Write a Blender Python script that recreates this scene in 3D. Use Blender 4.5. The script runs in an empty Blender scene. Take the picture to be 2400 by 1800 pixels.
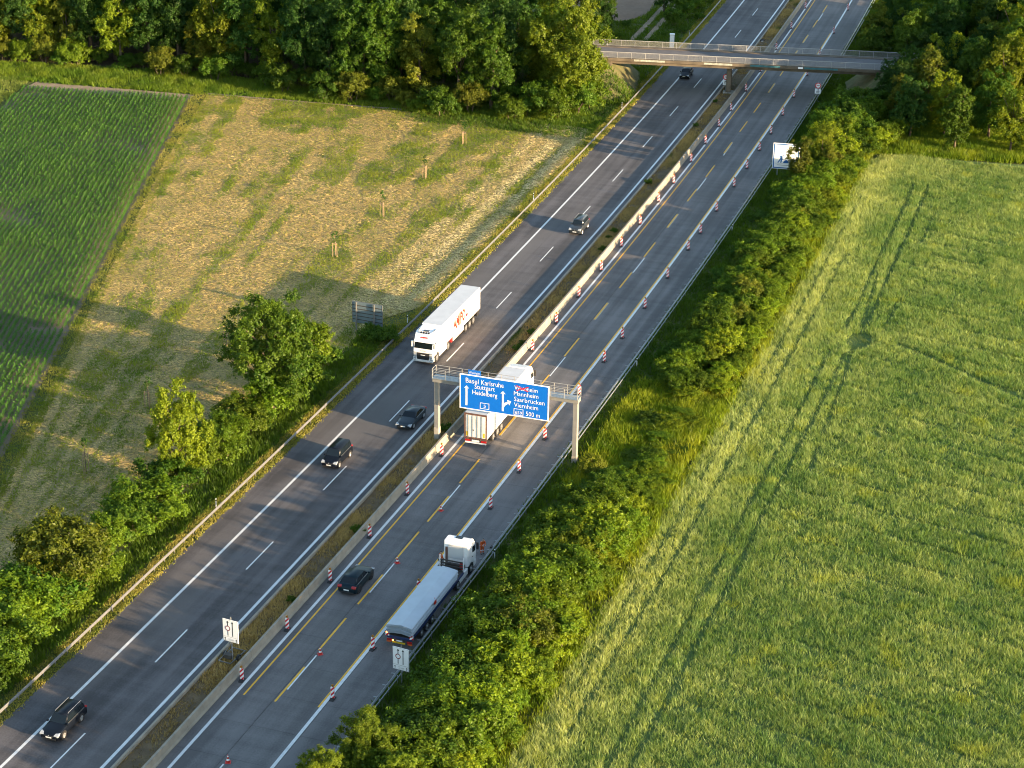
import bpy, bmesh, math, random
import numpy as np
from mathutils import Vector, Matrix
PI = math.pi
scene = bpy.context.scene
COL = scene.collection

# ------------------------------------------------------------------ camera
CAM_H, PITCH, ROLL, FPX = 97.2221, 0.418240, 0.0129178, 4840.96
cam_d = bpy.data.cameras.new("camera")
cam_d.sensor_width = 36.0
cam_d.sensor_fit = 'HORIZONTAL'
cam_d.lens = FPX / 2400 * 36
cam_d.clip_start = 1.0
cam_d.clip_end = 3000
cam = bpy.data.objects.new("camera", cam_d)
COL.objects.link(cam)
cam.matrix_world = (Matrix.Translation((0, 0, CAM_H)) @ Matrix.Rotation(PI / 2 - PITCH, 4, 'X')
                    @ Matrix.Rotation(ROLL, 4, 'Z'))
scene.camera = cam

# ------------------------------------------------------------------ light
SUN_EL = math.radians(8.3)
SUN_DIR = Vector((0.85, -0.53, 0)).normalized()          # towards the sun, on the ground
SUN_STRENGTH, SKY_STRENGTH, EXPOSURE = 5.0, 0.13, 2.15
world = bpy.data.worlds.new("World")
scene.world = world
world.use_nodes = True
wn = world.node_tree
sky = wn.nodes.new('ShaderNodeTexSky')
sky.sky_type = 'NISHITA'
sky.sun_disc = False
sky.sun_elevation = SUN_EL
sky.sun_rotation = math.atan2(SUN_DIR.x, SUN_DIR.y)
sky.air_density = 1.0
sky.dust_density = 0.6
bg = wn.nodes['Background']
bg.inputs['Strength'].default_value = SKY_STRENGTH
wn.links.new(sky.outputs['Color'], bg.inputs['Color'])
sun_d = bpy.data.lights.new("sun", 'SUN')
sun_d.energy = SUN_STRENGTH
sun_d.angle = math.radians(0.53)
sun_d.color = (1.0, 0.72, 0.42)
sun = bpy.data.objects.new("sun", sun_d)
COL.objects.link(sun)
sd = Vector((SUN_DIR.x * math.cos(SUN_EL), SUN_DIR.y * math.cos(SUN_EL), math.sin(SUN_EL)))
sun.rotation_euler = sd.to_track_quat('Z', 'Y').to_euler()
sun.location = (120, 40, 120)
vs = scene.view_settings
vs.view_transform = 'Standard'
vs.look = 'None'
vs.exposure = EXPOSURE
vs.gamma = 1
vs.use_curve_mapping = False
scene.render.engine = 'CYCLES'
scene.cycles.filter_width = 1.05
scene.cycles.max_bounces = 6
scene.cycles.transparent_max_bounces = 4

# ------------------------------------------------------------------ road alignment: s metres along, o metres to the right of the left dashes
X0, Y0, HD, K1, K2 = -29.2945, 162.7167, 1.2322195, 2.03422e-4, 2.8774e-7
_S = np.linspace(-140, 460, 3001)
_T = HD + K1 * _S + K2 * _S * _S / 2
_ds = _S[1] - _S[0]
_X = np.cumsum(np.cos(_T)) * _ds
_Y = np.cumsum(np.sin(_T)) * _ds
_i0 = int(np.argmin(abs(_S)))
_X += X0 - _X[_i0]
_Y += Y0 - _Y[_i0]


def W2(s, o):
    s = np.asarray(s, float)
    x = np.interp(s, _S, _X); y = np.interp(s, _S, _Y); t = np.interp(s, _S, _T)
    return x + o * np.sin(t), y - o * np.cos(t)


def W(s, o, z=0.0):
    x, y = W2(s, o)
    return Vector((float(x), float(y), z))


def TH(s):
    return float(np.interp(s, _S, _T))


def SO(x, y):
    x = np.asarray(x, float); y = np.asarray(y, float)
    s = (x - X0) * math.cos(HD) + (y - Y0) * math.sin(HD)
    for _ in range(4):
        t = np.interp(s, _S, _T)
        dx = x - np.interp(s, _S, _X); dy = y - np.interp(s, _S, _Y)
        s = s + dx * np.cos(t) + dy * np.sin(t)
    t = np.interp(s, _S, _T)
    dx = x - np.interp(s, _S, _X); dy = y - np.interp(s, _S, _Y)
    return s, dx * np.sin(t) - dy * np.cos(t)


_c, _s = math.cos(PITCH), math.sin(PITCH)


def in_view(x, y, z=0.0, m=150):
    """ground the lens (or a lens a step aside) can see"""
    dz = z - CAM_H
    F = y * _c - dz * _s
    U = y * _s + dz * _c
    px = 1200 + FPX * x / F
    py = 900 - FPX * U / F
    return (px > -m) & (px < 2400 + m) & (py > -m) & (py < 1800 + m)


def ground_at(px, py, z=0.0):
    """photograph pixel (2400 x 1800) -> the spot of the ground it shows; used to read the survey off the photo"""
    a, b = px - 1200, py - 900
    u = a * math.cos(ROLL) + b * math.sin(ROLL)
    v = -a * math.sin(ROLL) + b * math.cos(ROLL)
    d = (u / FPX, _c - _s * v / FPX, -_s - _c * v / FPX)
    t = (z - CAM_H) / d[2]
    return d[0] * t, d[1] * t


# ------------------------------------------------------------------ object helpers
def link(o, parent=None):
    COL.objects.link(o)
    if parent is not None:
        o.parent = parent
    return o


def tag(o, label=None, cat=None, group=None, kind=None):
    if label: o['label'] = label
    if cat: o['category'] = cat
    if group: o['group'] = group
    if kind: o['kind'] = kind
    return o


def thing(name, label, cat, loc=(0, 0, 0), rz=0.0, group=None):
    o = bpy.data.objects.new(name, None)
    o.empty_display_size = 0.3
    o.location = loc
    o.rotation_euler = (0, 0, rz)
    link(o)
    return tag(o, label, cat, group)


def copy_tree(o, parent=None):
    c = o.copy()
    link(c, parent)
    for ch in list(o.children):
        copy_tree(ch, c)
    return c


class MB:
    """collects simple shapes and links them as ONE mesh object"""

    def __init__(self):
        self.v = []; self.f = []; self.m = []; self.mi = 0

    def _add(self, vs, fs):
        n = len(self.v)
        self.v += [tuple(p) for p in vs]
        for f in fs:
            self.f.append(tuple(i + n for i in f)); self.m.append(self.mi)
        return self

    def box(self, x0, x1, y0, y1, z0, z1):
        vs = [(x0, y0, z0), (x1, y0, z0), (x1, y1, z0), (x0, y1, z0), (x0, y0, z1), (x1, y0, z1), (x1, y1, z1), (x0, y1, z1)]
        return self._add(vs, [(0, 3, 2, 1), (4, 5, 6, 7), (0, 1, 5, 4), (1, 2, 6, 5), (2, 3, 7, 6), (3, 0, 4, 7)])

    def prism(self, prof, y0, y1, axis='y'):
        """profile [(a,b)] ccw extruded along axis: y -> (x,z), x -> (y,z), z -> (x,y)"""
        n = len(prof)
        if axis == 'y':
            vs = [(a, y0, b) for a, b in prof] + [(a, y1, b) for a, b in prof]
        elif axis == 'x':
            vs = [(y0, a, b) for a, b in prof] + [(y1, a, b) for a, b in prof]
        else:
            vs = [(a, b, y0) for a, b in prof] + [(a, b, y1) for a, b in prof]
        fs = [tuple(range(n)), tuple(range(2 * n - 1, n - 1, -1))]
        fs += [(i, i + n, (i + 1) % n + n, (i + 1) % n) for i in range(n)]
        return self._add(vs, fs)

    def quad(self, a, b, c, d):
        return self._add([a, b, c, d], [(0, 1, 2, 3)])

    def tube(self, pts, rad, n=6, cap=True):
        pts = [Vector(p) for p in pts]
        if not hasattr(rad, '__len__'): rad = [rad] * len(pts)
        vs = []
        for i, p in enumerate(pts):
            d = (pts[min(i + 1, len(pts) - 1)] - pts[max(i - 1, 0)]).normalized()
            a = d.orthogonal().normalized() if abs(d.z) < .95 else Vector((1, 0, 0))
            a = (a - d * a.dot(d)).normalized(); b = d.cross(a)
            for k in range(n):
                t = 2 * PI * k / n
                vs.append(p + (a * math.cos(t) + b * math.sin(t)) * rad[i])
        fs = []
        for i in range(len(pts) - 1):
            for k in range(n):
                fs.append((i * n + k, i * n + (k + 1) % n, (i + 1) * n + (k + 1) % n, (i + 1) * n + k))
        if cap:
            fs.append(tuple(range(n - 1, -1, -1)))
            fs.append(tuple(range((len(pts) - 1) * n, len(pts) * n)))
        return self._add(vs, fs)

    def cyl(self, c, r, h, axis='z', n=16, r2=None):
        a = Vector({'x': (1, 0, 0), 'y': (0, 1, 0), 'z': (0, 0, 1)}[axis])
        c = Vector(c)
        return self.tube([c - a * h / 2, c + a * h / 2], [r, r if r2 is None else r2], n)

    def mesh(self, name, mats, smooth=False, bevel=0.0, seg=1):
        me = bpy.data.meshes.new(name)
        me.from_pydata(self.v, [], self.f)
        bm = bmesh.new(); bm.from_mesh(me)
        for f, mi in zip(bm.faces, self.m): f.material_index = mi
        bmesh.ops.recalc_face_normals(bm, faces=bm.faces)
        if bevel:
            bmesh.ops.bevel(bm, geom=[e for e in bm.edges if e.is_manifold and e.calc_face_angle(0) > .5], offset=bevel,
                            segments=seg, affect='EDGES', clamp_overlap=True)
        if smooth:
            for f in bm.faces: f.smooth = True
        bm.to_mesh(me); bm.free()
        for m in (mats if isinstance(mats, (list, tuple)) else [mats]): me.materials.append(m)
        return me

    def build(self, name, mats, parent=None, smooth=False, bevel=0.0, seg=1):
        return link(bpy.data.objects.new(name, self.mesh(name, mats, smooth, bevel, seg)), parent)


def np_mesh(name, v, f, mat, col=None, uv=None, smooth=False):
    me = bpy.data.meshes.new(name)
    v = np.ascontiguousarray(v, np.float32); f = np.ascontiguousarray(f, np.int32)
    k = f.shape[1]
    me.vertices.add(len(v)); me.vertices.foreach_set('co', v.ravel())
    me.loops.add(f.size); me.loops.foreach_set('vertex_index', f.ravel())
    me.polygons.add(len(f)); me.polygons.foreach_set('loop_start', np.arange(0, f.size, k, dtype=np.int32))
    me.polygons.foreach_set('use_smooth', np.full(len(f), smooth))
    me.update(calc_edges=True)
    if col is not None:
        a = me.color_attributes.new('Col', 'FLOAT_COLOR', 'POINT')
        c = np.ones((len(v), 4), np.float32); c[:, :3] = col
        a.data.foreach_set('color', c.ravel())
    if uv is not None:
        l = me.uv_layers.new(name='UVMap')
        l.data.foreach_set('uv', np.ascontiguousarray(uv[f.ravel()], np.float32).ravel())
    me.validate()
    me.materials.append(mat)
    return me


def put(name, me, parent=None):
    return link(bpy.data.objects.new(name, me), parent)


# ------------------------------------------------------------------ numpy value noise
def vnoise(x, y, sc, seed):
    x = np.asarray(x) / sc + 1000 + seed * 17.3; y = np.asarray(y) / sc + 1000 + seed * 9.1
    xi = np.floor(x).astype(np.int64); yi = np.floor(y).astype(np.int64)
    fx = x - xi; fy = y - yi
    fx = fx * fx * (3 - 2 * fx); fy = fy * fy * (3 - 2 * fy)

    def h(a, b):
        n = (a * 374761393 + b * 668265263 + seed * 69069) & 0x7fffffff
        n = ((n ^ (n >> 13)) * 1274126177) & 0x7fffffff
        return ((n ^ (n >> 16)) & 0xffff) / 65535.0
    return (h(xi, yi) * (1 - fx) * (1 - fy) + h(xi + 1, yi) * fx * (1 - fy) + h(xi, yi + 1) * (1 - fx) * fy + h(xi + 1, yi + 1) * fx * fy)


# ------------------------------------------------------------------ materials
def new_mat(name):
    m = bpy.data.materials.new(name); m.use_nodes = True
    nt = m.node_tree
    return m, nt, nt.nodes['Principled BSDF']


def paint(name, col, rough=.5, metal=0.0, var=.12, scale=3.0, bump=0.0, coat=0.0, emit=None, es=0.0, bscale=40.0, spec=.5):
    """plain painted / moulded surface with faint procedural wear"""
    m, nt, b = new_mat(name)
    tc = nt.nodes.new('ShaderNodeTexCoord')
    n = nt.nodes.new('ShaderNodeTexNoise'); n.inputs['Scale'].default_value = scale; n.inputs['Detail'].default_value = 5
    nt.links.new(tc.outputs['Object'], n.inputs['Vector'])
    r = nt.nodes.new('ShaderNodeMapRange')
    r.inputs['From Min'].default_value = .3; r.inputs['From Max'].default_value = .7
    r.inputs['To Min'].default_value = 1 - var; r.inputs['To Max'].default_value = 1 + var * .6
    nt.links.new(n.outputs['Fac'], r.inputs['Value'])
    mx = nt.nodes.new('ShaderNodeVectorMath'); mx.operation = 'SCALE'
    mx.inputs[0].default_value = col
    nt.links.new(r.outputs['Result'], mx.inputs['Scale'])
    nt.links.new(mx.outputs['Vector'], b.inputs['Base Color'])
    b.inputs['Roughness'].default_value = rough
    b.inputs['Metallic'].default_value = metal
    b.inputs['Coat Weight'].default_value = coat
    b.inputs['Coat Roughness'].default_value = .08
    b.inputs['Specular IOR Level'].default_value = spec
    if emit:
        b.inputs['Emission Color'].default_value = (*emit, 1); b.inputs['Emission Strength'].default_value = es
    if bump:
        n2 = nt.nodes.new('ShaderNodeTexNoise'); n2.inputs['Scale'].default_value = bscale; n2.inputs['Detail'].default_value = 6
        nt.links.new(tc.outputs['Object'], n2.inputs['Vector'])
        bp = nt.nodes.new('ShaderNodeBump'); bp.inputs['Strength'].default_value = bump; bp.inputs['Distance'].default_value = .02
        nt.links.new(n2.outputs['Fac'], bp.inputs['Height']); nt.links.new(bp.outputs['Normal'], b.inputs['Normal'])
    return m


def leafy(name, trans=.42, hue=.010, val=.28, sat=1.0, gloss=.012, warm=(1.34, 1.18, .2)):
    """foliage: vertex colour x per-object variation, diffuse + translucent"""
    m, nt, b = new_mat(name)
    nt.nodes.remove(b)
    out = nt.nodes['Material Output']
    at = nt.nodes.new('ShaderNodeAttribute'); at.attribute_name = 'Col'
    oi = nt.nodes.new('ShaderNodeObjectInfo')
    hsv = nt.nodes.new('ShaderNodeHueSaturation'); hsv.inputs['Saturation'].default_value = sat
    r1 = nt.nodes.new('ShaderNodeMapRange'); r1.inputs['To Min'].default_value = .5 - hue; r1.inputs['To Max'].default_value = .5 + hue
    r2 = nt.nodes.new('ShaderNodeMapRange'); r2.inputs['To Min'].default_value = 1 - val; r2.inputs['To Max'].default_value = 1 + val
    w = nt.nodes.new('ShaderNodeMath'); w.operation = 'MULTIPLY'; w.inputs[1].default_value = 7.31
    fr = nt.nodes.new('ShaderNodeMath'); fr.operation = 'FRACT'
    L = nt.links.new
    L(oi.outputs['Random'], r1.inputs['Value']); L(oi.outputs['Random'], w.inputs[0]); L(w.outputs[0], fr.inputs[0]); L(fr.outputs[0], r2.inputs['Value'])
    L(at.outputs['Color'], hsv.inputs['Color']); L(r1.outputs['Result'], hsv.inputs['Hue']); L(r2.outputs['Result'], hsv.inputs['Value'])
    d = nt.nodes.new('ShaderNodeBsdfDiffuse'); t = nt.nodes.new('ShaderNodeBsdfTranslucent')
    tv = nt.nodes.new('ShaderNodeVectorMath'); tv.operation = 'MULTIPLY'; tv.inputs[1].default_value = warm
    L(hsv.outputs['Color'], d.inputs['Color']); L(hsv.outputs['Color'], tv.inputs[0]); L(tv.outputs['Vector'], t.inputs['Color'])
    mx = nt.nodes.new('ShaderNodeMixShader'); mx.inputs[0].default_value = trans
    L(d.outputs[0], mx.inputs[1]); L(t.outputs[0], mx.inputs[2])
    g = nt.nodes.new('ShaderNodeBsdfGlossy'); g.inputs['Roughness'].default_value = .45; g.inputs['Color'].default_value = (.9, .95, .85, 1)
    m2 = nt.nodes.new('ShaderNodeMixShader'); m2.inputs[0].default_value = gloss
    L(mx.outputs[0], m2.inputs[1]); L(g.outputs[0], m2.inputs[2]); L(m2.outputs[0], out.inputs['Surface'])
    return m


def earth(name, c1, c2, c3, scale=1.2, uvs=None, rough=.95, bump=.6, fine=9.0, space='Object', dist=.08):
    """ground sheets: three colours mixed by two octaves of noise; uvs stretches along the road"""
    m, nt, b = new_mat(name)
    L = nt.links.new
    tc = nt.nodes.new('ShaderNodeTexCoord')
    mp = nt.nodes.new('ShaderNodeMapping')
    L(tc.outputs['UV' if uvs else space], mp.inputs['Vector'])
    if uvs: mp.inputs['Scale'].default_value = (*uvs, 1)
    n1 = nt.nodes.new('ShaderNodeTexNoise'); n1.inputs['Scale'].default_value = scale; n1.inputs['Detail'].default_value = 6
    n2 = nt.nodes.new('ShaderNodeTexNoise'); n2.inputs['Scale'].default_value = fine; n2.inputs['Detail'].default_value = 4
    L(mp.outputs[0], n1.inputs['Vector']); L(tc.outputs['UV' if uvs else space], n2.inputs['Vector'])
    cr = nt.nodes.new('ShaderNodeValToRGB')
    cr.color_ramp.elements[0].position = .36; cr.color_ramp.elements[0].color = (*c1, 1)
    cr.color_ramp.elements[1].position = .64; cr.color_ramp.elements[1].color = (*c2, 1)
    L(n1.outputs['Fac'], cr.inputs[0])
    mx = nt.nodes.new('ShaderNodeMix'); mx.data_type = 'RGBA'
    mr = nt.nodes.new('ShaderNodeMapRange'); mr.inputs['From Min'].default_value = .45; mr.inputs['From Max'].default_value = .7; mr.inputs['To Max'].default_value = .75
    L(n2.outputs['Fac'], mr.inputs['Value']); L(mr.outputs[0], mx.inputs['Factor'])
    L(cr.outputs[0], mx.inputs['A']); mx.inputs['B'].default_value = (*c3, 1)
    L(mx.outputs['Result'], b.inputs['Base Color'])
    b.inputs['Roughness'].default_value = rough
    b.inputs['Specular IOR Level'].default_value = .25
    bp = nt.nodes.new('ShaderNodeBump'); bp.inputs['Strength'].default_value = bump; bp.inputs['Distance'].default_value = dist
    L(n2.outputs['Fac'], bp.inputs['Height']); L(bp.outputs[0], b.inputs['Normal'])
    return m


M = {}
M['white'] = paint('white_paint', (.78, .78, .77), .35, var=.05, coat=.3)
M['dirty_white'] = paint('dirty_white_paint', (.66, .65, .62), .5, var=.16, scale=1.5)
M['roofwhite'] = paint('trailer_roof_sheet', (.50, .51, .52), .45, var=.08, scale=.8)
M['black'] = paint('black_plastic', (.02, .02, .022), .5, var=.2)
M['rubber'] = paint('rubber', (.025, .025, .026), .8, var=.25)
M['glass'] = paint('dark_glass', (.006, .010, .014), .12, var=.1, coat=.15, spec=.4)
M['carblack'] = paint('black_car_paint', (.003, .005, .010), .4, var=.1, coat=.08, spec=.2)
M['cargrey'] = paint('dark_grey_car_paint', (.016, .026, .036), .38, metal=.2, var=.1, coat=.2, spec=.3)
M['carsilver'] = paint('grey_car_paint', (.030, .036, .042), .35, metal=.2, var=.1, coat=.35)
M['carblue'] = paint('petrol_blue_car_paint', (.003, .014, .022), .4, metal=.1, var=.1, coat=.1, spec=.22)
M['alloy'] = paint('alloy', (.5, .5, .5), .35, metal=.8, var=.1)
M['steel'] = paint('galvanised_steel', (.30, .32, .33), .42, metal=.55, var=.25, scale=4)
M['steelw'] = paint('weathered_rail', (.17, .17, .165), .5, metal=.3, var=.2, scale=4)
M['chassis'] = paint('chassis_dark', (.05, .045, .04), .7, var=.3)
M['rust'] = paint('brown_primer', (.12, .06, .045), .6, var=.25)
M['lamp_w'] = paint('headlight_glass', (.35, .37, .39), .2, var=.1, coat=.6)
M['lamp_r'] = paint('red_lamp', (.35, .01, .01), .25, var=.1, coat=.6)
M['lamp_on'] = paint('lit_indicator', (.9, .4, .05), .3, emit=(1, .42, .06), es=3.0)
M['amber'] = paint('amber_lamp', (.30, .13, .01), .35, var=.2)
M['plate'] = paint('number_plate', (.7, .71, .7), .4, var=.05)
M['red'] = paint('red_paint', (.55, .03, .03), .45, var=.08)
M['orange_red'] = paint('orange_red_print', (.44, .018, .005), .5, var=.06)
M['orange'] = paint('hi_vis_orange', (.62, .10, .012), .7, var=.1)
M['yellowp'] = paint('yellow_paint', (.62, .40, .02), .5, var=.1)
M['reflex'] = paint('reflective_tape', (.8, .8, .78), .4, var=.05)
M['navy'] = paint('navy_paint', (.012, .03, .10), .45, var=.15)
M['skin'] = paint('skin', (.45, .26, .17), .55, var=.06)
M['hair'] = paint('dark_hair', (.02, .014, .01), .7, var=.2)
M['trousers'] = paint('dark_cloth', (.03, .035, .05), .85, var=.2)
M['blue_sign'] = paint('blue_sign_face', (.004, .13, .55), .35, var=.03)
M['sign_white'] = paint('white_sign_face', (.80, .80, .80), .4, var=.03)
M['sign_black'] = paint('black_print', (.015, .015, .018), .5, var=.05)
M['sign_red'] = paint('red_print', (.60, .02, .03), .45, var=.04)
M['maroon'] = paint('maroon_print', (.20, .015, .025), .45, var=.04)
M['sign_grey'] = paint('grey_print', (.35, .33, .30), .5, var=.04)
M['sign_back'] = paint('sign_back_aluminium', (.14, .19, .22), .55, metal=.2, var=.1)
M['deepblue'] = paint('blue_print', (.01, .10, .33), .45, var=.04)
M['concrete'] = paint('concrete', (.33, .30, .25), .85, var=.22, scale=.9, bump=.25)
M['concrete_b'] = paint('barrier_concrete', (.26, .23, .18), .85, var=.2, scale=1.1, bump=.25)
M['gantry'] = paint('gantry_grey_paint', (.20, .197, .19), .6, var=.1, scale=2)
M['bridge'] = paint('bridge_concrete', (.105, .085, .062), .9, var=.45, scale=.5, bump=.3)
M['rail_paint'] = paint('railing_paint', (.29, .29, .285), .55, var=.1)
M['bridge_road'] = paint('bridge_asphalt', (.10, .095, .098), .9, var=.15, scale=.7, bump=.3)
M['teal'] = paint('teal_spray', (.03, .12, .14), .8, var=.3, scale=2)
M['pale_spray'] = paint('pale_spray', (.30, .31, .27), .8, var=.4, scale=3)
M['bark'] = paint('bark', (.10, .075, .05), .95, var=.4, scale=3, bump=.6, bscale=12)
M['wood'] = paint('pale_stake_wood', (.27, .19, .11), .85, var=.2, scale=6)
M['sheet'] = paint('zinc_sheet', (.38, .44, .49), .7, metal=.0, var=.07, scale=.7)
M['mark_w'] = paint('white_road_marking', (.62, .63, .62), .6, var=.14, scale=2.5)
M['mark_y'] = paint('yellow_road_marking', (.74, .39, .015), .6, var=.16, scale=2.5)
M['mark_yw'] = paint('worn_yellow_white_marking', (.42, .36, .24), .65, var=.22, scale=2.5)

M['leaf_tree'] = leafy('tree_leaves')
M['leaf_shrub'] = leafy('shrub_leaves', trans=.38)
M['blade'] = leafy('grass_blades', trans=.45, hue=0, val=0, gloss=.01)
M['straw'] = leafy('straw', trans=.25, hue=0, val=0, gloss=.02, warm=(1, 1, 1))

M['ground'] = earth('grassy_ground', (.05, .075, .016), (.08, .10, .022), (.10, .09, .035), .35, fine=3)
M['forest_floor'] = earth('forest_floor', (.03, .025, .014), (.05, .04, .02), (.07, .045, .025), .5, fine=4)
M['hay'] = earth('mown_hay_ground', (.24, .18, .08), (.34, .26, .12), (.16, .16, .045), .5, fine=3)
M['soil'] = earth('field_soil', (.16, .125, .09), (.20, .155, .11), (.12, .10, .06), .4, fine=5)
M['plough'] = earth('ploughed_soil', (.17, .115, .08), (.20, .14, .10), (.14, .10, .07), .3, fine=1.5)
M['dirt'] = earth('dirt_track', (.24, .18, .12), (.30, .23, .16), (.16, .14, .08), .5, fine=4)
M['wheat_soil'] = earth('wheat_floor', (.07, .125, .035), (.10, .155, .045), (.09, .12, .04), .4, fine=4)
M['median'] = earth('median_soil', (.11, .075, .045), (.17, .115, .062), (.10, .08, .038), .8, fine=6)


def road_mat(name, base, spread, tint, seam=None):
    m, nt, b = new_mat(name)
    L = nt.links.new
    tc = nt.nodes.new('ShaderNodeTexCoord')
    def noise(sc, detail, scale3):
        mp = nt.nodes.new('ShaderNodeMapping'); mp.inputs['Scale'].default_value = scale3
        L(tc.outputs['UV'], mp.inputs['Vector'])
        n = nt.nodes.new('ShaderNodeTexNoise'); n.inputs['Scale'].default_value = sc; n.inputs['Detail'].default_value = detail
        L(mp.outputs[0], n.inputs['Vector']); return n
    a = noise(1.0, 5, (.012, .9, 1))      # wheel tracks, long streaks
    c = noise(1.0, 6, (.10, .22, 1))      # blotches
    f = noise(1.0, 4, (6, 6, 1))          # grain
    g = noise(1.0, 3, (.8, .06, 1))       # cross streaks of the brushed surface
    s = nt.nodes.new('ShaderNodeMath'); s.operation = 'ADD'; L(a.outputs['Fac'], s.inputs[0]); L(c.outputs['Fac'], s.inputs[1])
    s2 = nt.nodes.new('ShaderNodeMath'); s2.operation = 'MULTIPLY_ADD'; L(f.outputs['Fac'], s2.inputs[0]); s2.inputs[1].default_value = .5; L(s.outputs[0], s2.inputs[2])
    s3 = nt.nodes.new('ShaderNodeMath'); s3.operation = 'MULTIPLY_ADD'; L(g.outputs['Fac'], s3.inputs[0]); s3.inputs[1].default_value = .5; L(s2.outputs[0], s3.inputs[2])
    mr = nt.nodes.new('ShaderNodeMapRange'); mr.inputs['From Min'].default_value = 1.3; mr.inputs['From Max'].default_value = 1.7
    mr.inputs['To Min'].default_value = 1 - spread; mr.inputs['To Max'].default_value = 1 + spread
    L(s3.outputs[0], mr.inputs['Value'])
    # tyres polish and darken the wheel paths, 1.85 m apart
    sp = nt.nodes.new('ShaderNodeSeparateXYZ'); L(tc.outputs['UV'], sp.inputs[0])
    wp = nt.nodes.new('ShaderNodeMath'); wp.operation = 'MULTIPLY_ADD'; L(sp.outputs['Y'], wp.inputs[0]); wp.inputs[1].default_value = 2 * PI / 1.847; wp.inputs[2].default_value = -2 * PI / 1.847
    cs = nt.nodes.new('ShaderNodeMath'); cs.operation = 'COSINE'; L(wp.outputs[0], cs.inputs[0])
    am = nt.nodes.new('ShaderNodeMath'); am.operation = 'MULTIPLY'; L(cs.outputs[0], am.inputs[0]); L(c.outputs['Fac'], am.inputs[1])
    wd = nt.nodes.new('ShaderNodeMath'); wd.operation = 'MULTIPLY_ADD'; L(am.outputs[0], wd.inputs[0]); wd.inputs[1].default_value = -.13; L(mr.outputs[0], wd.inputs[2])
    mx = nt.nodes.new('ShaderNodeVectorMath'); mx.operation = 'SCALE'; mx.inputs[0].default_value = base
    L(wd.outputs[0], mx.inputs['Scale'])
    # oil-dark / pale patches with their own tint
    k = noise(1.0, 3, (.03, .12, 1))
    kr = nt.nodes.new('ShaderNodeMapRange'); kr.inputs['From Min'].default_value = .52; kr.inputs['From Max'].default_value = .68; kr.inputs['To Max'].default_value = .7
    L(k.outputs['Fac'], kr.inputs['Value'])
    mm = nt.nodes.new('ShaderNodeMix'); mm.data_type = 'RGBA'; L(kr.outputs[0], mm.inputs['Factor']); L(mx.outputs[0], mm.inputs['A']); mm.inputs['B'].default_value = (*tint, 1)
    L(mm.outputs['Result'], b.inputs['Base Color'])
    b.inputs['Roughness'].default_value = .8
    b.inputs['Specular IOR Level'].default_value = .35
    bp = nt.nodes.new('ShaderNodeBump'); bp.inputs['Strength'].default_value = .3; bp.inputs['Distance'].default_value = .01
    L(f.outputs['Fac'], bp.inputs['Height']); L(bp.outputs[0], b.inputs['Normal'])
    return m


M['road_l'] = road_mat('left_carriageway_surface', (.081, .076, .078), .36, (.12, .11, .105))
M['road_r'] = road_mat('right_carriageway_concrete', (.120, .112, .110), .26, (.10, .095, .09))
M['joint'] = paint('joint_filler', (.05, .048, .045), .9, var=.2)


def stripes(name, c1, c2, period, slope, axis='Y'):
    """diagonal warning stripes printed on a panel (object space)"""
    m, nt, b = new_mat(name)
    L = nt.links.new
    tc = nt.nodes.new('ShaderNodeTexCoord'); sp = nt.nodes.new('ShaderNodeSeparateXYZ'); L(tc.outputs['Object'], sp.inputs[0])
    ma = nt.nodes.new('ShaderNodeMath'); ma.operation = 'MULTIPLY_ADD'; L(sp.outputs[axis], ma.inputs[0]); ma.inputs[1].default_value = slope; L(sp.outputs['Z'], ma.inputs[2])
    dv = nt.nodes.new('ShaderNodeMath'); dv.operation = 'DIVIDE'; L(ma.outputs[0], dv.inputs[0]); dv.inputs[1].default_value = period
    fr = nt.nodes.new('ShaderNodeMath'); fr.operation = 'FRACT'; L(dv.outputs[0], fr.inputs[0])
    gt = nt.nodes.new('ShaderNodeMath'); gt.operation = 'GREATER_THAN'; L(fr.outputs[0], gt.inputs[0]); gt.inputs[1].default_value = .5
    mx = nt.nodes.new('ShaderNodeMix'); mx.data_type = 'RGBA'; L(gt.outputs[0], mx.inputs['Factor']); mx.inputs['A'].default_value = (*c1, 1); mx.inputs['B'].default_value = (*c2, 1)
    L(mx.outputs['Result'], b.inputs['Base Color']); b.inputs['Roughness'].default_value = .4
    return m


M['stripe'] = stripes('red_white_stripes', (.55, .02, .03), (.8, .8, .8), .46, 1.1)


def text_mesh(body, x0, x1, base, cap, cap_glyphs=.70, bold=-.004):
    """flat lettering in local XZ, fitted between x0 and x1, capitals cap high, standing on base; faces -Y"""
    cu = bpy.data.curves.new('t', 'FONT'); cu.body = body; cu.resolution_u = 2; cu.fill_mode = 'FRONT'; cu.offset = bold
    o = bpy.data.objects.new('t', cu); COL.objects.link(o)
    dg = bpy.context.evaluated_depsgraph_get()
    me = bpy.data.meshes.new_from_object(o.evaluated_get(dg))
    bpy.data.objects.remove(o); bpy.data.curves.remove(cu)
    xs = [v.co.x for v in me.vertices]
    mn, mx = min(xs), max(xs)
    for v in me.vertices:
        x, y = v.co.x, v.co.y
        v.co = ((x - mn) / (mx - mn) * (x1 - x0) + x0, 0, base + y / cap_glyphs * cap)
    me.materials.clear()
    return me


def letters(name, body, x0, x1, base, cap, mat, parent, y=-.02, flip=False):
    me = text_mesh(body, x0, x1, base, cap)
    me.materials.append(mat)
    o = put(name, me, parent)
    o.location.y = y
    return o
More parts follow.
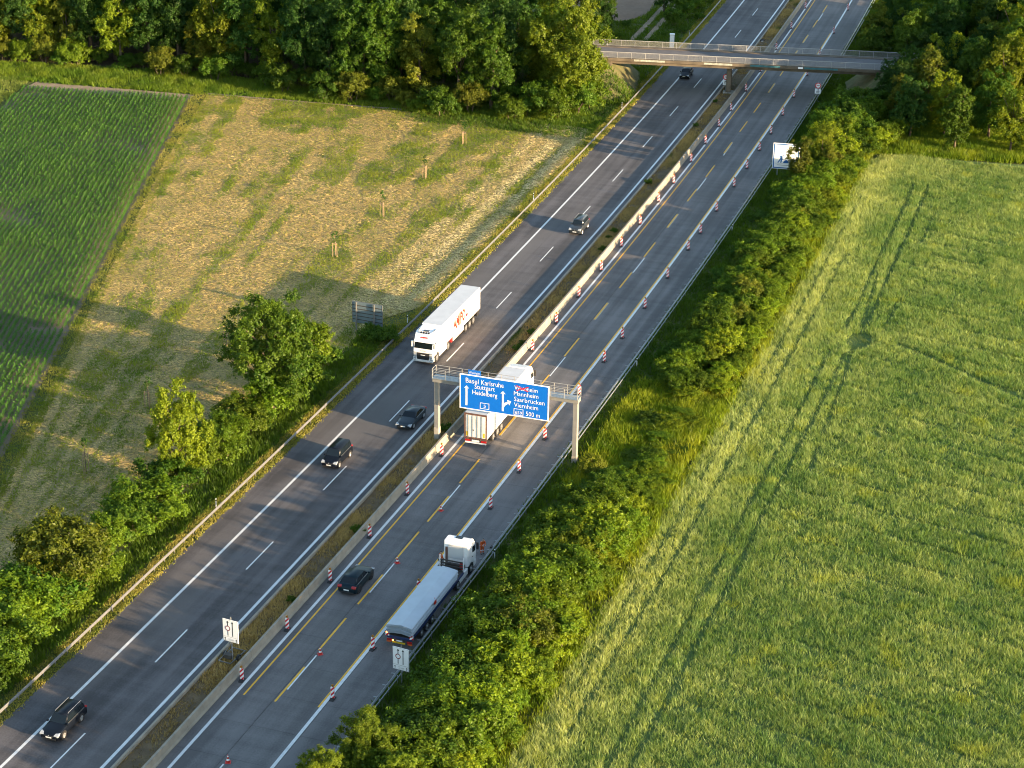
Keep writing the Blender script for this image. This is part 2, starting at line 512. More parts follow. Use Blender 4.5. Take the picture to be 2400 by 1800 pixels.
# ================================================================== the ground and the roads
ORD = ['first', 'second', 'third', 'fourth', 'fifth', 'sixth', 'seventh', 'eighth', 'ninth', 'tenth', 'eleventh', 'twelfth', 'thirteenth',
       'fourteenth', 'fifteenth', 'sixteenth', 'seventeenth', 'eighteenth', 'nineteenth', 'twentieth']
TENS = {2: 'twenty', 3: 'thirty', 4: 'forty', 5: 'fifty', 6: 'sixty', 7: 'seventy', 8: 'eighty', 9: 'ninety'}


def nth(i):
    """0 -> nearest, 1 -> second nearest ..."""
    n = i + 1
    if n == 1: return 'nearest'
    if n <= 20: return ORD[i] + ' nearest'
    if n >= 100: return 'hundredth nearest' if n == 100 else 'hundred-' + nth(n - 101).replace('nearest', 'first nearest' if n == 101 else 'nearest')
    t, u = n // 10, n % 10
    return (TENS[t] + '-' + ORD[u - 1] if u else TENS[t][:-1] + 'ieth') + ' nearest'


def strip(name, s0, s1, o0, o1, z, mat, parent=None, step=3.0, kind=None, thick=0.0):
    """a sheet that follows the road, UV in metres (s, o)"""
    n = max(1, int(round((s1 - s0) / step)))
    ss = np.linspace(s0, s1, n + 1)
    xa, ya = W2(ss, o0); xb, yb = W2(ss, o1)
    v = np.zeros((2 * (n + 1), 3)); v[0::2, 0] = xa; v[0::2, 1] = ya; v[1::2, 0] = xb; v[1::2, 1] = yb; v[:, 2] = z
    uv = np.zeros((len(v), 2)); uv[0::2, 0] = ss; uv[1::2, 0] = ss; uv[0::2, 1] = o0; uv[1::2, 1] = o1
    f = [(2 * i, 2 * i + 1, 2 * i + 3, 2 * i + 2) for i in range(n)]
    if thick:
        k = len(v)
        lo = v.copy(); lo[:, 2] -= thick
        v = np.vstack([v, lo]); uv = np.vstack([uv, uv])
        for i in range(n):
            f += [(2 * i, 2 * i + 2, k + 2 * i + 2, k + 2 * i), (2 * i + 1, k + 2 * i + 1, k + 2 * i + 3, 2 * i + 3)]
        f += [(0, k, k + 1, 1), (2 * n, 2 * n + 1, k + 2 * n + 1, k + 2 * n)]
    o = put(name, np_mesh(name, v, np.array(f), mat, uv=uv), parent)
    if kind: o['kind'] = kind
    return o


def sheet(name, poly, z, mat, kind='structure'):
    me = bpy.data.meshes.new(name)
    me.from_pydata([(x, y, z) for x, y in poly], [], [tuple(range(len(poly)))])
    bm = bmesh.new(); bm.from_mesh(me); bmesh.ops.recalc_face_normals(bm, faces=bm.faces)
    if bm.faces[:][0].normal.z < 0: bmesh.ops.reverse_faces(bm, faces=bm.faces[:])
    bm.to_mesh(me); bm.free()
    me.materials.append(mat)
    return tag(put(name, me), kind=kind)


tag(sheet('ground', [(-900, -300), (900, -300), (900, 1500), (-900, 1500)], -.10, M['ground']))
SA, SB = -60.0, 330.0
road_l = strip('left_carriageway', SA, SB, -7.3, 4.72, 0.0, M['road_l'], kind='structure')
road_r = strip('right_carriageway', SA, SB, 7.9, 20.75, -.03, M['joint'], kind='structure')
strip('median_soil', SA, SB, 4.9, 7.4, .05, M['median'], kind='structure')

# concrete slabs of the right carriageway, 5 m long, three bays wide, open joints between them
for a, b in ((7.93, 12.42), (12.46, 16.95), (16.99, 20.73)):
    for i in range(72):
        s0 = -42 + i * 5.0
        if a > 8 and s0 > 275: continue
        strip('concrete_slab', s0 + .01, s0 + 4.99, a, b, .004, M['road_r'], road_r, step=5.0, thick=.03)

# markings
strip('edge_line', SA, SB, -3.98, -3.70, .004, M['mark_w'], road_l)
strip('edge_line', SA, SB, 3.70, 3.99, .004, M['mark_w'], road_l)
for n in range(-3, 18):
    strip('lane_dash', n * 18 - 6.0, n * 18, -.075, .075, .004, M['mark_w'], road_l, step=6)
strip('edge_line', SA, SB, 8.80, 9.08, .008, M['mark_w'], road_r)
strip('yellow_line', -8.0, SB, 9.62, 9.78, .008, M['mark_y'], road_r)
strip('edge_line', SA, SB, 16.62, 16.92, .008, M['mark_w'], road_r)
strip('yellow_line', -7.5, 237, 16.44, 16.61, .008, M['mark_y'], road_r)
for n in range(-3, 18):
    if n in (3, 5, 7, 10, 11, 12, 13, 16): continue
    strip('lane_dash', n * 18 - 5.9, n * 18 + .1, 12.78, 12.92, .008, M['mark_w'], road_r, step=6)
for s0, w in ((-8.0, 0), (1.0, 0), (9.7, 0), (19, 0), (27.3, 0), (36.5, 0), (48.9, 1), (60.5, 0), (72.3, 0), (84.7, 1), (96.2, 0), (108.4, 0), (120.9, 1), (132.9, 0),
              (144.7, 0), (157.2, 1), (169.2, 0), (180.6, 0), (193.2, 1), (204.5, 0), (216.5, 1), (228.5, 1), (240.5, 0), (253, 0)):
    strip('yellow_dash', s0, s0 + 6, 12.58, 12.76, .0085, M['mark_y'], road_r, step=6)
    if w: strip('lane_dash', s0, s0 + 6, 12.78, 12.90, .0085, M['mark_yw'], road_r, step=6)

# fields (world axes: the crop rows run along +y)
HAY = [tuple(W2(s, -12.6)) for s in (-29, 0, 60, 75)] + [tuple(W2(s, -9.2)) for s in (81, 120, 162)] + [(9.5, 321), (-4, 325), (-29, 331.5), (-52, 337), (-53.2, 300), (-53, 240), (-52.6, 138)]
HAY = [(float(a), float(b)) for a, b in HAY]
sheet('hay_meadow', HAY, -.04, M['hay'])
CORN = [(-54.2, 95), (-54.2, 334), (-83.5, 340), (-85, 320), (-90, 250), (-95, 95)]
sheet('maize_field_soil', CORN, -.04, M['soil'])
sheet('maize_headland', [(-54.4, 333.2), (-54.0, 336.8), (-82, 343.8), (-83.5, 339.2)], -.035, M['dirt'])
WHEAT = [tuple(map(float, W2(s, 34.6))) for s in (-60, 0, 60, 120, 160)] + [(57.5, 308), (66, 306.5), (130, 295), (130, 60)]
sheet('wheat_field_soil', WHEAT, -.04, M['wheat_soil'])
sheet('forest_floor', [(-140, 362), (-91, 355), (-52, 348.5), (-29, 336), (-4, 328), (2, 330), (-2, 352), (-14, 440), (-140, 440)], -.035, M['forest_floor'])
sheet('ploughed_field', [ground_at(1330, -80), ground_at(1340, 30), ground_at(1462, 52), ground_at(1515, 35), ground_at(1560, -20), ground_at(1590, -80)], -.03, M['plough'])
for pa, pb in (((1478, 96), (1600, -30)), ((1512, 94), (1625, -30))):
    a, b = ground_at(*pa), ground_at(*pb)
    sheet('dirt_track', [(a[0] - .55, a[1]), (a[0] + .55, a[1]), (b[0] + .6, b[1]), (b[0] - .6, b[1])], -.02, M['dirt'])
pp = [(-52, 337.6), (-38, 334.0), (-29, 331.9), (-15, 329.0)]
sheet('field_path', [(x, y + .45) for x, y in pp] + [(x, y - .35) for x, y in reversed(pp)], -.02, M['dirt'])


# ================================================================== grasses, crops, straw: countless, one object each
def blades(name, x, y, h, w, lean, col, mat, rng, k=3, z0=0.0, spread=.12, tone=.25):
    """k pointed blades at each spot"""
    n = len(x) * k
    X = np.repeat(x, k) + rng.normal(0, spread, n); Y = np.repeat(y, k) + rng.normal(0, spread, n)
    H = np.repeat(h, k) * rng.uniform(.6, 1.2, n); Wd = np.repeat(np.broadcast_to(w, x.shape), k) * rng.uniform(.7, 1.3, n)
    a = rng.uniform(0, 2 * PI, n); la = rng.uniform(0, 2 * PI, n); lm = rng.uniform(.1, 1, n) * lean * H
    Z0 = np.repeat(np.broadcast_to(z0, x.shape), k)
    v = np.zeros((n, 3, 3), np.float32)
    v[:, 0, 0] = X - np.cos(a) * Wd / 2; v[:, 0, 1] = Y - np.sin(a) * Wd / 2; v[:, 0, 2] = Z0
    v[:, 1, 0] = X + np.cos(a) * Wd / 2; v[:, 1, 1] = Y + np.sin(a) * Wd / 2; v[:, 1, 2] = Z0
    v[:, 2, 0] = X + np.cos(la) * lm; v[:, 2, 1] = Y + np.sin(la) * lm; v[:, 2, 2] = Z0 + H
    c = np.repeat(np.repeat(col, k, 0) * rng.uniform(1 - tone, 1 + tone, (n, 1)), 3, 0)
    o = put(name, np_mesh(name, v.reshape(-1, 3), np.arange(n * 3).reshape(-1, 3), mat, col=c))
    o['kind'] = 'stuff'
    return o


def mixc(a, b, t):
    t = np.clip(t, 0, 1)[:, None]
    return np.array(a) * (1 - t) + np.array(b) * t


def scatter_so(rng, s0, s1, o0, o1, dens, view=True):
    n = int((s1 - s0) * (o1 - o0) * dens)
    s = rng.uniform(s0, s1, n); o = rng.uniform(o0, o1, n)
    x, y = W2(s, o)
    if view:
        k = in_view(x, y, 0, 170); return x[k], y[k], s[k], o[k]
    return x, y, s, o


def scatter_xy(rng, x0, x1, y0, y1, dens):
    n = int((x1 - x0) * (y1 - y0) * dens)
    x = rng.uniform(x0, x1, n); y = rng.uniform(y0, y1, n)
    k = in_view(x, y, 0, 170)
    x, y = x[k], y[k]
    s, o = SO(x, y)
    return x, y, s, o


def inpoly(x, y, poly):
    r = np.zeros(len(x), bool)
    n = len(poly)
    for i in range(n):
        x1, y1 = poly[i]; x2, y2 = poly[(i + 1) % n]
        c = ((y1 > y) != (y2 > y))
        with np.errstate(divide='ignore', invalid='ignore'):
            r ^= c & (x < (x2 - x1) * (y - y1) / (y2 - y1 + 1e-12) + x1)
    return r


rng = np.random.default_rng(5)
# ---- wheat
x, y, s, o = scatter_so(rng, -70, 165, 34.5, 106, 27, view=False)
k = in_view(x, y, 0, 170) | (in_view(x, y, 0, 480) & (rng.random(len(x)) < .4))
x, y, s, o = x[k], y[k], s[k], o[k]
k = inpoly(x, y, WHEAT)
x, y, s, o = x[k], y[k], s[k], o[k]
h = .45 + .10 * (vnoise(x, y, 9, 1) - .5) + .22 * (vnoise(x, y, 2.2, 2) - .5) + .30 * (rng.random(len(x)) - .5)
u = x * .86 - y * .51; t = x * .51 + y * .86            # oblique drill rows
seam = vnoise(t, u * .10, 3.1, 3)
amp = vnoise(u, t, 9, 4) * .7 + vnoise(u, t, 28, 24) * .5
gapw = (abs(np.mod(t + 1.2 * vnoise(u, t, 40, 8), 4.7) - 2.3) < .20 + .34 * np.clip(amp - .35, 0, 1)) & (o > 45.5) & (amp > .36)
ragged = .09 * (vnoise(s, o, 1.2, 6) - .5)
wob = .25 * (vnoise(s, s * 0, 14, 26) - .5)
tram = ((abs(o - 42.35 + wob) < .27 + ragged) | (abs(o - 44.25 + wob) < .31 + ragged)) & (s < 84 + 2 * vnoise(o, s, 1, 27))
tram |= ((abs(o - 42.8 + wob) < .30 + ragged) | (abs(o - 45.0 + wob) < .34 + ragged)) & (s > 92) & (s < 152)
tram |= (abs(o - 38.1 - .002 * (s - 60) + wob) < .26 + ragged) & (s < 118) & (s > -12) & (vnoise(s, o, 7, 7) > .22)
tram |= (abs(o - 36.2 + wob) < .2 + ragged) & (s > 0) & (vnoise(s, o, 7, 9) > .35)
tram |= (abs(o - 47.2 + .05 * (s - 40) + wob) < .30 + ragged) & (s > 52) & (s < 112) & (vnoise(s, o, 6, 17) > .35)
tram |= (abs(o - 47.4 + wob) < .25 + ragged) & (s > 92) & (s < 140) & (vnoise(s, o, 6, 18) > .35)
lodge = np.exp(-(((s - 89) / 2.6) ** 2 + ((o - 45.2) / 1.6) ** 2)) > .35
line = (abs((s - 91) + .70 * (o - 48)) < .55) & (o > 47) & (vnoise(s, o, 4, 19) > .2)
low = gapw | tram | lodge | line
h = np.where(low, h * np.where(gapw & ~tram, .42, .18), h)
pale = .26 * vnoise(x, y, 6, 11) + .30 * vnoise(x, y, 1.1, 12) + .30 * rng.random(len(x)) + .07 + .30 * np.exp(-((o - 37) / 2.6) ** 2) - .12
pale += .25 * np.clip((15 - s) / 40, 0, 1) * vnoise(x, y, 3, 14)
yel = np.clip((vnoise(x, y, 2.6, 13) - .80) * 4, 0, .5)
c = mixc((.128, .228, .070), (.47, .53, .215), (pale - .25) * 1.6)
c = c * (1 - yel[:, None]) + np.array((.32, .37, .05)) * yel[:, None]
c[low] *= .72  # low plants darkened: shade in the drill gaps put into the blade colour
tag(blades('wheat', x, y, h, .070, .95, c, M['blade'], rng, k=4, spread=.16, tone=.16), 'green ears of a wheat field with tractor lines', 'wheat')

# ---- maize rows along +y
rowp = .76
xs = np.arange(-96, -54.6, rowp)
px_, py_ = [], []
for xr in xs:
    yy = np.arange(95, 341, .25)
    px_.append(np.full(len(yy), xr)); py_.append(yy)
x = np.concatenate(px_); y = np.concatenate(py_)
x = x + rng.normal(0, .05, len(x)); y = y + rng.normal(0, .07, len(y))
k = inpoly(x, y, CORN) & in_view(x, y, 0, 170) & (y < 337.5 - .22 * (x + 54) - 3)
vig = .6 * vnoise(x, y, 11, 21) + .4 * vnoise(x, y, 3, 22)
k &= (vig > .20) | (rng.random(len(x)) < .6)
x, y, vig = x[k], y[k], vig[k]
n = len(x); L = 5
a = rng.uniform(0, PI, n)[:, None] + np.arange(L)[None] * PI + rng.normal(0, .35, (n, L))
ln = (.28 + .22 * vig)[:, None] * rng.uniform(.7, 1.15, (n, L)); zz = (.10 + .10 * np.arange(L))[None] * (.55 + .9 * vig)[:, None]
wd = .085
v = np.zeros((n, L, 4, 3), np.float32)
ca, sa = np.cos(a), np.sin(a)
bx, by = x[:, None], y[:, None]
v[..., 0, 0] = bx; v[..., 0, 1] = by; v[..., 0, 2] = zz
v[..., 1, 0] = bx + ca * ln * .5 - sa * wd; v[..., 1, 1] = by + sa * ln * .5 + ca * wd; v[..., 1, 2] = zz + ln * .55
v[..., 2, 0] = bx + ca * ln; v[..., 2, 1] = by + sa * ln; v[..., 2, 2] = zz + ln * .35
v[..., 3, 0] = bx + ca * ln * .5 + sa * wd; v[..., 3, 1] = by + sa * ln * .5 - ca * wd; v[..., 3, 2] = zz + ln * .55
c = mixc((.046, .140, .026), (.095, .195, .034), rng.random(n) * .6 + vig * .5) * rng.uniform(.8, 1.2, (n, 1))
mz = put('maize', np_mesh('maize', v.reshape(-1, 3), np.arange(n * L * 4).reshape(-1, 4), M['blade'], col=np.repeat(c, L * 4, 0)))
tag(mz, 'young maize plants in straight rows', 'maize', kind='stuff')

# ---- mown hay: cut straw lying about, green regrowth between
x, y, s, o = scatter_xy(rng, -56, 20, 120, 338, 33)
k = inpoly(x, y, HAY)
x, y, s, o = x[k], y[k], s[k], o[k]
xr_, _yr = W2(SO(0 * x, y)[0] * 0 + (y - Y0) / .948 - 4, -12.6)
u = (x + 53) / np.maximum(xr_ + 53, 3) * 42
green = .50 * vnoise(u, y * .05, 1.5, 31) + .24 * vnoise(x, y, 9, 32) + .26 * vnoise(u, y * .35, 1.1, 33)
ring = np.zeros(len(x))
for ss_, oo_ in ((147.7, -26.7), (129.6, -26.6), (111.6, -26.5), (94, -26.3), (61, -26.4), (41.9, -26.7), (25, -25)):
    ring += np.exp(-(((s - ss_) / 2.4) ** 2 + ((o - oo_) / 1.6) ** 2))
green += .25 * ring
green += .30 * np.exp(-((s - 160 + .12 * (o + 20)) / 5.5) ** 2) * (o < -16) + .22 * np.exp(-((o + 13) / 1.3) ** 2) * (s < 74) + .20 * np.exp(-((o + 8.6) / .7) ** 2)
row = np.exp(-((o + 10.9) / 1.1) ** 2) + np.exp(-((o + 13.9) / 1.2) ** 2) + .6 * np.exp(-((o + 17.2) / 1.1) ** 2)
row *= np.clip((s - 66) / 18, 0, 1)
green += .06 * np.clip((80 - s) / 20, 0, 1)
green -= .26 * row
isg = rng.random(len(x)) < np.clip((green - .47) * 4.5, 0.10, .92)
# straw strands lie flat
xs_, ys_ = x[~isg], y[~isg]; rw = row[~isg]
n = len(xs_)
ang = np.where(rng.random(n) < .7, rng.normal(-.15, .55, n), rng.uniform(0, PI, n)); ln = rng.uniform(.18, .52, n); wd = rng.uniform(.02, .058, n); tilt = rng.normal(0, .13, n)
zc = rng.uniform(.02, .12, n) + .10 * np.clip(rw, 0, 1) * vnoise(xs_, ys_, 1.4, 35)
dx, dy, dz = np.cos(ang) * ln / 2, np.sin(ang) * ln / 2, np.sin(tilt) * ln / 2
nx, ny = -np.sin(ang) * wd / 2, np.cos(ang) * wd / 2; nz = rng.normal(0, .16, n) * wd
v = np.zeros((n, 4, 3), np.float32)
for i, (sx, sn) in enumerate(((-1, -1), (1, -1), (1, 1), (-1, 1))):
    v[:, i, 0] = xs_ + sx * dx + sn * nx; v[:, i, 1] = ys_ + sx * dy + sn * ny; v[:, i, 2] = np.maximum(zc + sx * dz + sn * nz, -.03)
tone = .45 * vnoise(xs_, ys_, 1.7, 36) + .5 * rng.random(n) + .42 * rw
c = mixc((.46, .32, .095), (.80, .60, .25), tone)
c += np.clip(rw, 0, 1)[:, None] * np.array((.12, .16, .14))
pt_ = np.clip((.6 * vnoise(xs_, ys_, 4.5, 61) + .4 * vnoise(u[~isg], ys_ * .2, 1.6, 62) - .45) * 4, 0, 1)
c = c * (1 - .4 * pt_[:, None]) + np.array((.32, .29, .07)) * .4 * pt_[:, None]
st = put('cut_straw', np_mesh('cut_straw', v.reshape(-1, 3), np.arange(n * 4).reshape(-1, 4), M['straw'], col=np.repeat(c, 4, 0)))
tag(st, 'cut hay drying on the mown meadow', 'hay', kind='stuff')
gx, gy = x[isg], y[isg]
gh = .12 + .16 * vnoise(gx, gy, 3, 37)
c = mixc((.10, .17, .018), (.24, .27, .04), vnoise(gx, gy, 2.2, 38))
tag(blades('meadow_grass', gx, gy, gh, .10, 1.1, c, M['blade'], rng, k=2, spread=.14), 'green regrowth on the mown meadow', 'grass')

# ---- verges
def verge(name, parts, label):
    X, Y, H, C = [], [], [], []
    for fn, dens, hf, cf in parts:
        x, y, s, o = fn(dens)
        X.append(x); Y.append(y); H.append(hf(x, y, s, o)); C.append(cf(x, y, s, o))
    return tag(blades(name, np.concatenate(X), np.concatenate(Y), np.concatenate(H), .11, .8, np.concatenate(C), M['blade'], rng, k=4, spread=.16), label, 'grass')


g1, g2, g3 = (.040, .098, .012), (.105, .165, .016), (.21, .19, .055)
def tallg(s, o): return (s < 76 - 4 * vnoise(s, o, 2, 47)) | ((s > 138) & (vnoise(s, o * 3, 9, 47) > .55)) | (s > 155)
def lush(x, y, s, o): return mixc(g1, g2, .5 * vnoise(x, y, 2, 41) + .6 * vnoise(x, y, 7, 42) - .05)
def dry(x, y, s, o): return mixc((.13, .18, .025), (.34, .31, .085), 1.2 * vnoise(s * .3, o, .5, 43) - .1 + .3 * vnoise(x, y, 5, 44))
def yellowish(x, y, s, o): return mixc((.085, .175, .012), (.20, .26, .02), 1.1 * vnoise(x, y, 2.5, 45) - .05)
PLOUGH = [ground_at(1330, -80), ground_at(1340, 30), ground_at(1462, 52), ground_at(1515, 35), ground_at(1560, -20), ground_at(1590, -80)]
def far_verge(d):
    x, y, s, o = scatter_so(rng, 157, 300, -40, -9.3, d)
    k = ~inpoly(x, y, PLOUGH)
    for pa, pb in (((1478, 96), (1600, -30)), ((1512, 94), (1625, -30))):
        p0, p1 = ground_at(*pa), ground_at(*pb)
        k &= ~((abs(x - np.interp(y, [p0[1], p1[1]], [p0[0], p1[0]])) < .6) & (y > p0[1]))
    return x[k], y[k], s[k], o[k]
# left: short mown strip by the rail, tall grass further out
verge('left_verge_grass', [
    (lambda d: scatter_so(rng, -45, 290, -9.3, -7.25, d), 34, lambda x, y, s, o: .09 + .10 * vnoise(x, y, 1.5, 46), dry),
    (lambda d: scatter_so(rng, -45, 79, -12.7, -9.3, d), 14, lambda x, y, s, o: np.where(tallg(s, o), .35 + .5 * vnoise(x, y, 1.5, 48), .10), lambda x, y, s, o: np.where(tallg(s, o)[:, None], lush(x, y, s, o), dry(x, y, s, o))),
    (far_verge, 7, lambda x, y, s, o: .25 + .5 * vnoise(x, y, 3, 49), lush),
], 'grass verge along the left guardrail')
x, y, s, o = scatter_so(rng, -45, 300, 20.9, 24.3, 12)
verge('right_verge_grass', [
    (lambda d: scatter_so(rng, -45, 290, 20.85, 25.5, d), 13, lambda x, y, s, o: .2 + .5 * vnoise(x, y, 2, 50), lush),
    (lambda d: scatter_so(rng, 37, 68, 23.2, 34.0, d), 15, lambda x, y, s, o: .55 + .7 * vnoise(x, y, 2.4, 66), lambda x, y, s, o: mixc((.09, .17, .012), (.23, .27, .022), 1.1 * vnoise(x, y, 2.5, 67))),
    (lambda d: scatter_so(rng, -45, 168, 25.5, 34.9, d), 12, lambda x, y, s, o: .35 + .7 * vnoise(x, y, 2.4, 51), lambda x, y, s, o: mixc((.08, .165, .010), (.20, .255, .018), 1.1 * vnoise(x, y, 2.5, 45) + .25 * np.clip((o - 30) / 4, 0, 1) - .1)),
], 'tall grass of the right verge')
def wheat_top(d):
    x, y, s, o = scatter_xy(rng, 50, 110, 292, 326, d)
    k = (y > 308 - .17 * (x - 57.5)) & (o > 33)
    return x[k], y[k], s[k], o[k]
def forest_edge(d):
    x, y, s, o = scatter_xy(rng, -100, 14, 318, 362, d)
    top = np.interp(x, [-100, -91, -52, -29, -4, 8, 14], [358, 356, 350, 338, 331, 332, 326]); bot = np.interp(x, [-100, -83.6, -54, -52, -29, -4, 10, 14], [346, 343.5, 337, 337, 331.5, 325, 321, 318])
    k = (y > bot) & (y < top) & (o < -9.5)
    k &= ~((abs(y - np.interp(x, [-52, -38, -29, -15], [337.6, 334, 331.9, 329])) < .4) & (x > -52) & (x < -15))
    return x[k], y[k], s[k], o[k]
def maize_side(d):
    x, y, s, o = scatter_xy(rng, -54.5, -52.0, 120, 338, d)
    return x, y, s, o
def far_left(d):
    x, y, s, o = scatter_xy(rng, -100, -83.6, 300, 346, d)
    k = x < -83.6 - .15 * (340 - y)
    return x[k], y[k], s[k], o[k]
verge('field_margin_grass', [
    (wheat_top, 14, lambda x, y, s, o: .5 + .7 * vnoise(x, y, 2, 52), yellowish),
    (forest_edge, 14, lambda x, y, s, o: .25 + .55 * vnoise(x, y, 2, 53), lambda x, y, s, o: mixc((.08, .16, .014), (.16, .22, .02), vnoise(x, y, 3, 54))),
    (maize_side, 16, lambda x, y, s, o: .08 + .18 * vnoise(x, y, 2, 55), lambda x, y, s, o: mixc((.11, .17, .02), (.30, .28, .08), 1.2 * vnoise(x, y, 3, 64) - .1)),
    (far_left, 14, lambda x, y, s, o: .35 + 0 * x, lambda x, y, s, o: mixc((.13, .19, .04), (.19, .24, .06), vnoise(x, y, 2, 56))),
], 'grass margins round the fields and the wood')
x, y, s, o = scatter_so(rng, -45, 300, 4.95, 7.35, 55)
d = vnoise(s, o, 5, 57) + .5 * vnoise(s, o, 1.2, 58)
kk = rng.random(len(x)) < np.clip(1.5 * d - .62 - .5 * np.clip((o - 6.3), 0, 1), .06, 1)
x, y, s, o, d = x[kk], y[kk], s[kk], o[kk], d[kk]
gr = np.clip((vnoise(s, o, 4, 59) - .68) * 6, 0, 1) * (s > 40)
c = mixc((.17, .108, .042), (.52, .36, .12), d * .75)
c = c * (1 - gr[:, None]) + np.array((.07, .12, .02)) * gr[:, None]
tag(blades('median_grass', x, y, .10 + .28 * d * rng.random(len(x)), .08, .9, c, M['straw'], rng, k=3, z0=.05, spread=.12), 'dry brown grass on the median strip', 'grass')
# ================================================================== trees and shrubs
def crown_geo(rng, H, R, zb, nl, nleaf, ls, c1, c2, lobe=(.26, .44), squash=1.0, top=1.0, drape=.25, shell=.8, up=.25):
    """leaf faces on the outside of many unequal lobes that fill an uneven envelope"""
    cz = (H + zb) / 2; hz = (H - zb) / 2
    P, Rr = [], []
    tries = 0
    while len(P) < nl and tries < 5000:
        tries += 1
        d = rng.normal(size=3); d /= np.linalg.norm(d)
        q = rng.uniform(.30, .86)
        r = R * rng.uniform(*lobe)
        w = 1.0 - (1 - top) * max(0, d[2])                     # narrower towards the tip
        wob = .82 + .36 * rng.random()
        p = np.array([d[0] * q * R * w * wob, d[1] * q * R * w * wob, cz + d[2] * (hz - r * .6) * min(1, q * 1.15)])
        if p[2] - r < zb - .2 * R: p[2] = zb - .2 * R + r
        if P and min(np.linalg.norm(p - a) for a in P) < .42 * r: continue
        P.append(p); Rr.append(r)
    P = np.array(P); Rr = np.array(Rr)
    n = int(nleaf * 1.7)
    li = rng.choice(len(P), n, p=Rr ** 2 / (Rr ** 2).sum())
    # every lobe is a spray of shoots that point outwards and up; the leaves sit along the shoots
    m = 16
    ax = P - np.array([0, 0, zb + (H - zb) * .35]); ax /= np.linalg.norm(ax, axis=1)[:, None] + 1e-6
    sd = rng.normal(size=(len(P), m, 3)); sd /= np.linalg.norm(sd, axis=2)[:, :, None]
    sd = sd + ax[:, None, :] * .65 + np.array([0, 0, up]); sd /= np.linalg.norm(sd, axis=2)[:, :, None]
    sl = rng.uniform(.75, 1.35, (len(P), m))
    k = rng.integers(0, m, n)
    tt = .30 + .75 * rng.random(n) ** .7
    rl = Rr[li]
    pos = P[li] + sd[li, k] * (tt * sl[li, k] * rl)[:, None] + rng.normal(size=(n, 3)) * (rl * (.21 - .11 * tt))[:, None]
    d = pos - P[li]; d /= np.linalg.norm(d, axis=1)[:, None] + 1e-6
    dm = np.full(n, 9.0)
    for j in range(len(P)):
        q = np.linalg.norm(pos - P[j], axis=1) / Rr[j]
        dm = np.where(li == j, dm, np.minimum(dm, q))
    keep = (dm > shell * .8) & (pos[:, 2] > .05)
    pos, d, li = pos[keep][:nleaf], d[keep][:nleaf], li[keep][:nleaf]
    n = len(pos)
    nr = d * .9 + rng.normal(0, .55, (n, 3)); nr[:, 2] += drape; nr /= np.linalg.norm(nr, axis=1)[:, None]
    t = np.cross(nr, rng.normal(size=(n, 3))); t /= np.linalg.norm(t, axis=1)[:, None]
    b = np.cross(nr, t)
    L = ls * rng.uniform(.6, 1.35, n)[:, None]; Wd = L * rng.uniform(.42, .7, n)[:, None]
    v = np.zeros((n, 4, 3), np.float32)
    v[:, 0] = pos - t * L * .5; v[:, 1] = pos + b * Wd * .5 + nr * L * .06; v[:, 2] = pos + t * L * .5; v[:, 3] = pos - b * Wd * .5 + nr * L * .06
    lv = rng.random(len(P))[li]
    c = mixc(c1, c2, .45 * lv + .55 * rng.random(n)) * rng.uniform(.75, 1.25, (n, 1))
    return v.reshape(-1, 3), np.repeat(c, 4, 0), P, Rr


def make_tree(name, seed, H, R, zb, nl, nleaf, ls, c1, c2, trunk_r=.22, stems=1, limbs=7, mat=None, lean=0.0, **kw):
    rng = np.random.default_rng(seed)
    v, c, P, Rr = crown_geo(rng, H, R, zb, nl, nleaf, ls, c1, c2, **kw)
    me = np_mesh('crown', v, np.arange(len(v)).reshape(-1, 4), mat or M['leaf_tree'], col=c)
    mb = MB()
    for k in range(stems):
        a = 2 * PI * k / max(1, stems) + rng.random()
        bx, by = (0, 0) if stems == 1 else (math.cos(a) * R * .15, math.sin(a) * R * .15)
        hh = zb + (H - zb) * (.72 if stems == 1 else .5)
        tx, ty = rng.normal(0, R * .06) + bx * 2.2, rng.normal(0, R * .06) + by * 2.2
        pts = [(bx + (tx - bx) * q + rng.normal(0, .05) * (q > 0), by + (ty - by) * q + rng.normal(0, .05) * (q > 0), hh * q - .1) for q in (0, .15, .35, .6, .8, 1)]
        mb.tube(pts, [trunk_r * f for f in (1.35, 1, .82, .6, .4, .15)], 7)
        order = rng.permutation(len(P))[:max(1, limbs // stems)]
        for j in order:
            q = rng.uniform(.35, .8)
            s0 = Vector((bx + (tx - bx) * q, by + (ty - by) * q, hh * q - .1))
            e = Vector(P[j])
            if e.z < s0.z - .5: s0.z = max(.3, e.z - .6)
            mid = (s0 + e) / 2 + Vector((0, 0, .12 * (e - s0).length))
            mb.tube([s0, mid, e], [trunk_r * .42, trunk_r * .28, trunk_r * .08], 5)
    return me, mb.mesh('trunk', M['bark'], smooth=True)


DARK = ((.018, .060, .012), (.048, .102, .012))
MID = ((.032, .086, .008), (.080, .142, .010))
LIGHT = ((.048, .104, .006), (.115, .176, .010))
SUNNY = ((.078, .130, .007), (.165, .212, .012))
OLIVE = ((.065, .090, .009), (.130, .150, .013))
YELL = ((.085, .145, .006), (.170, .225, .010))

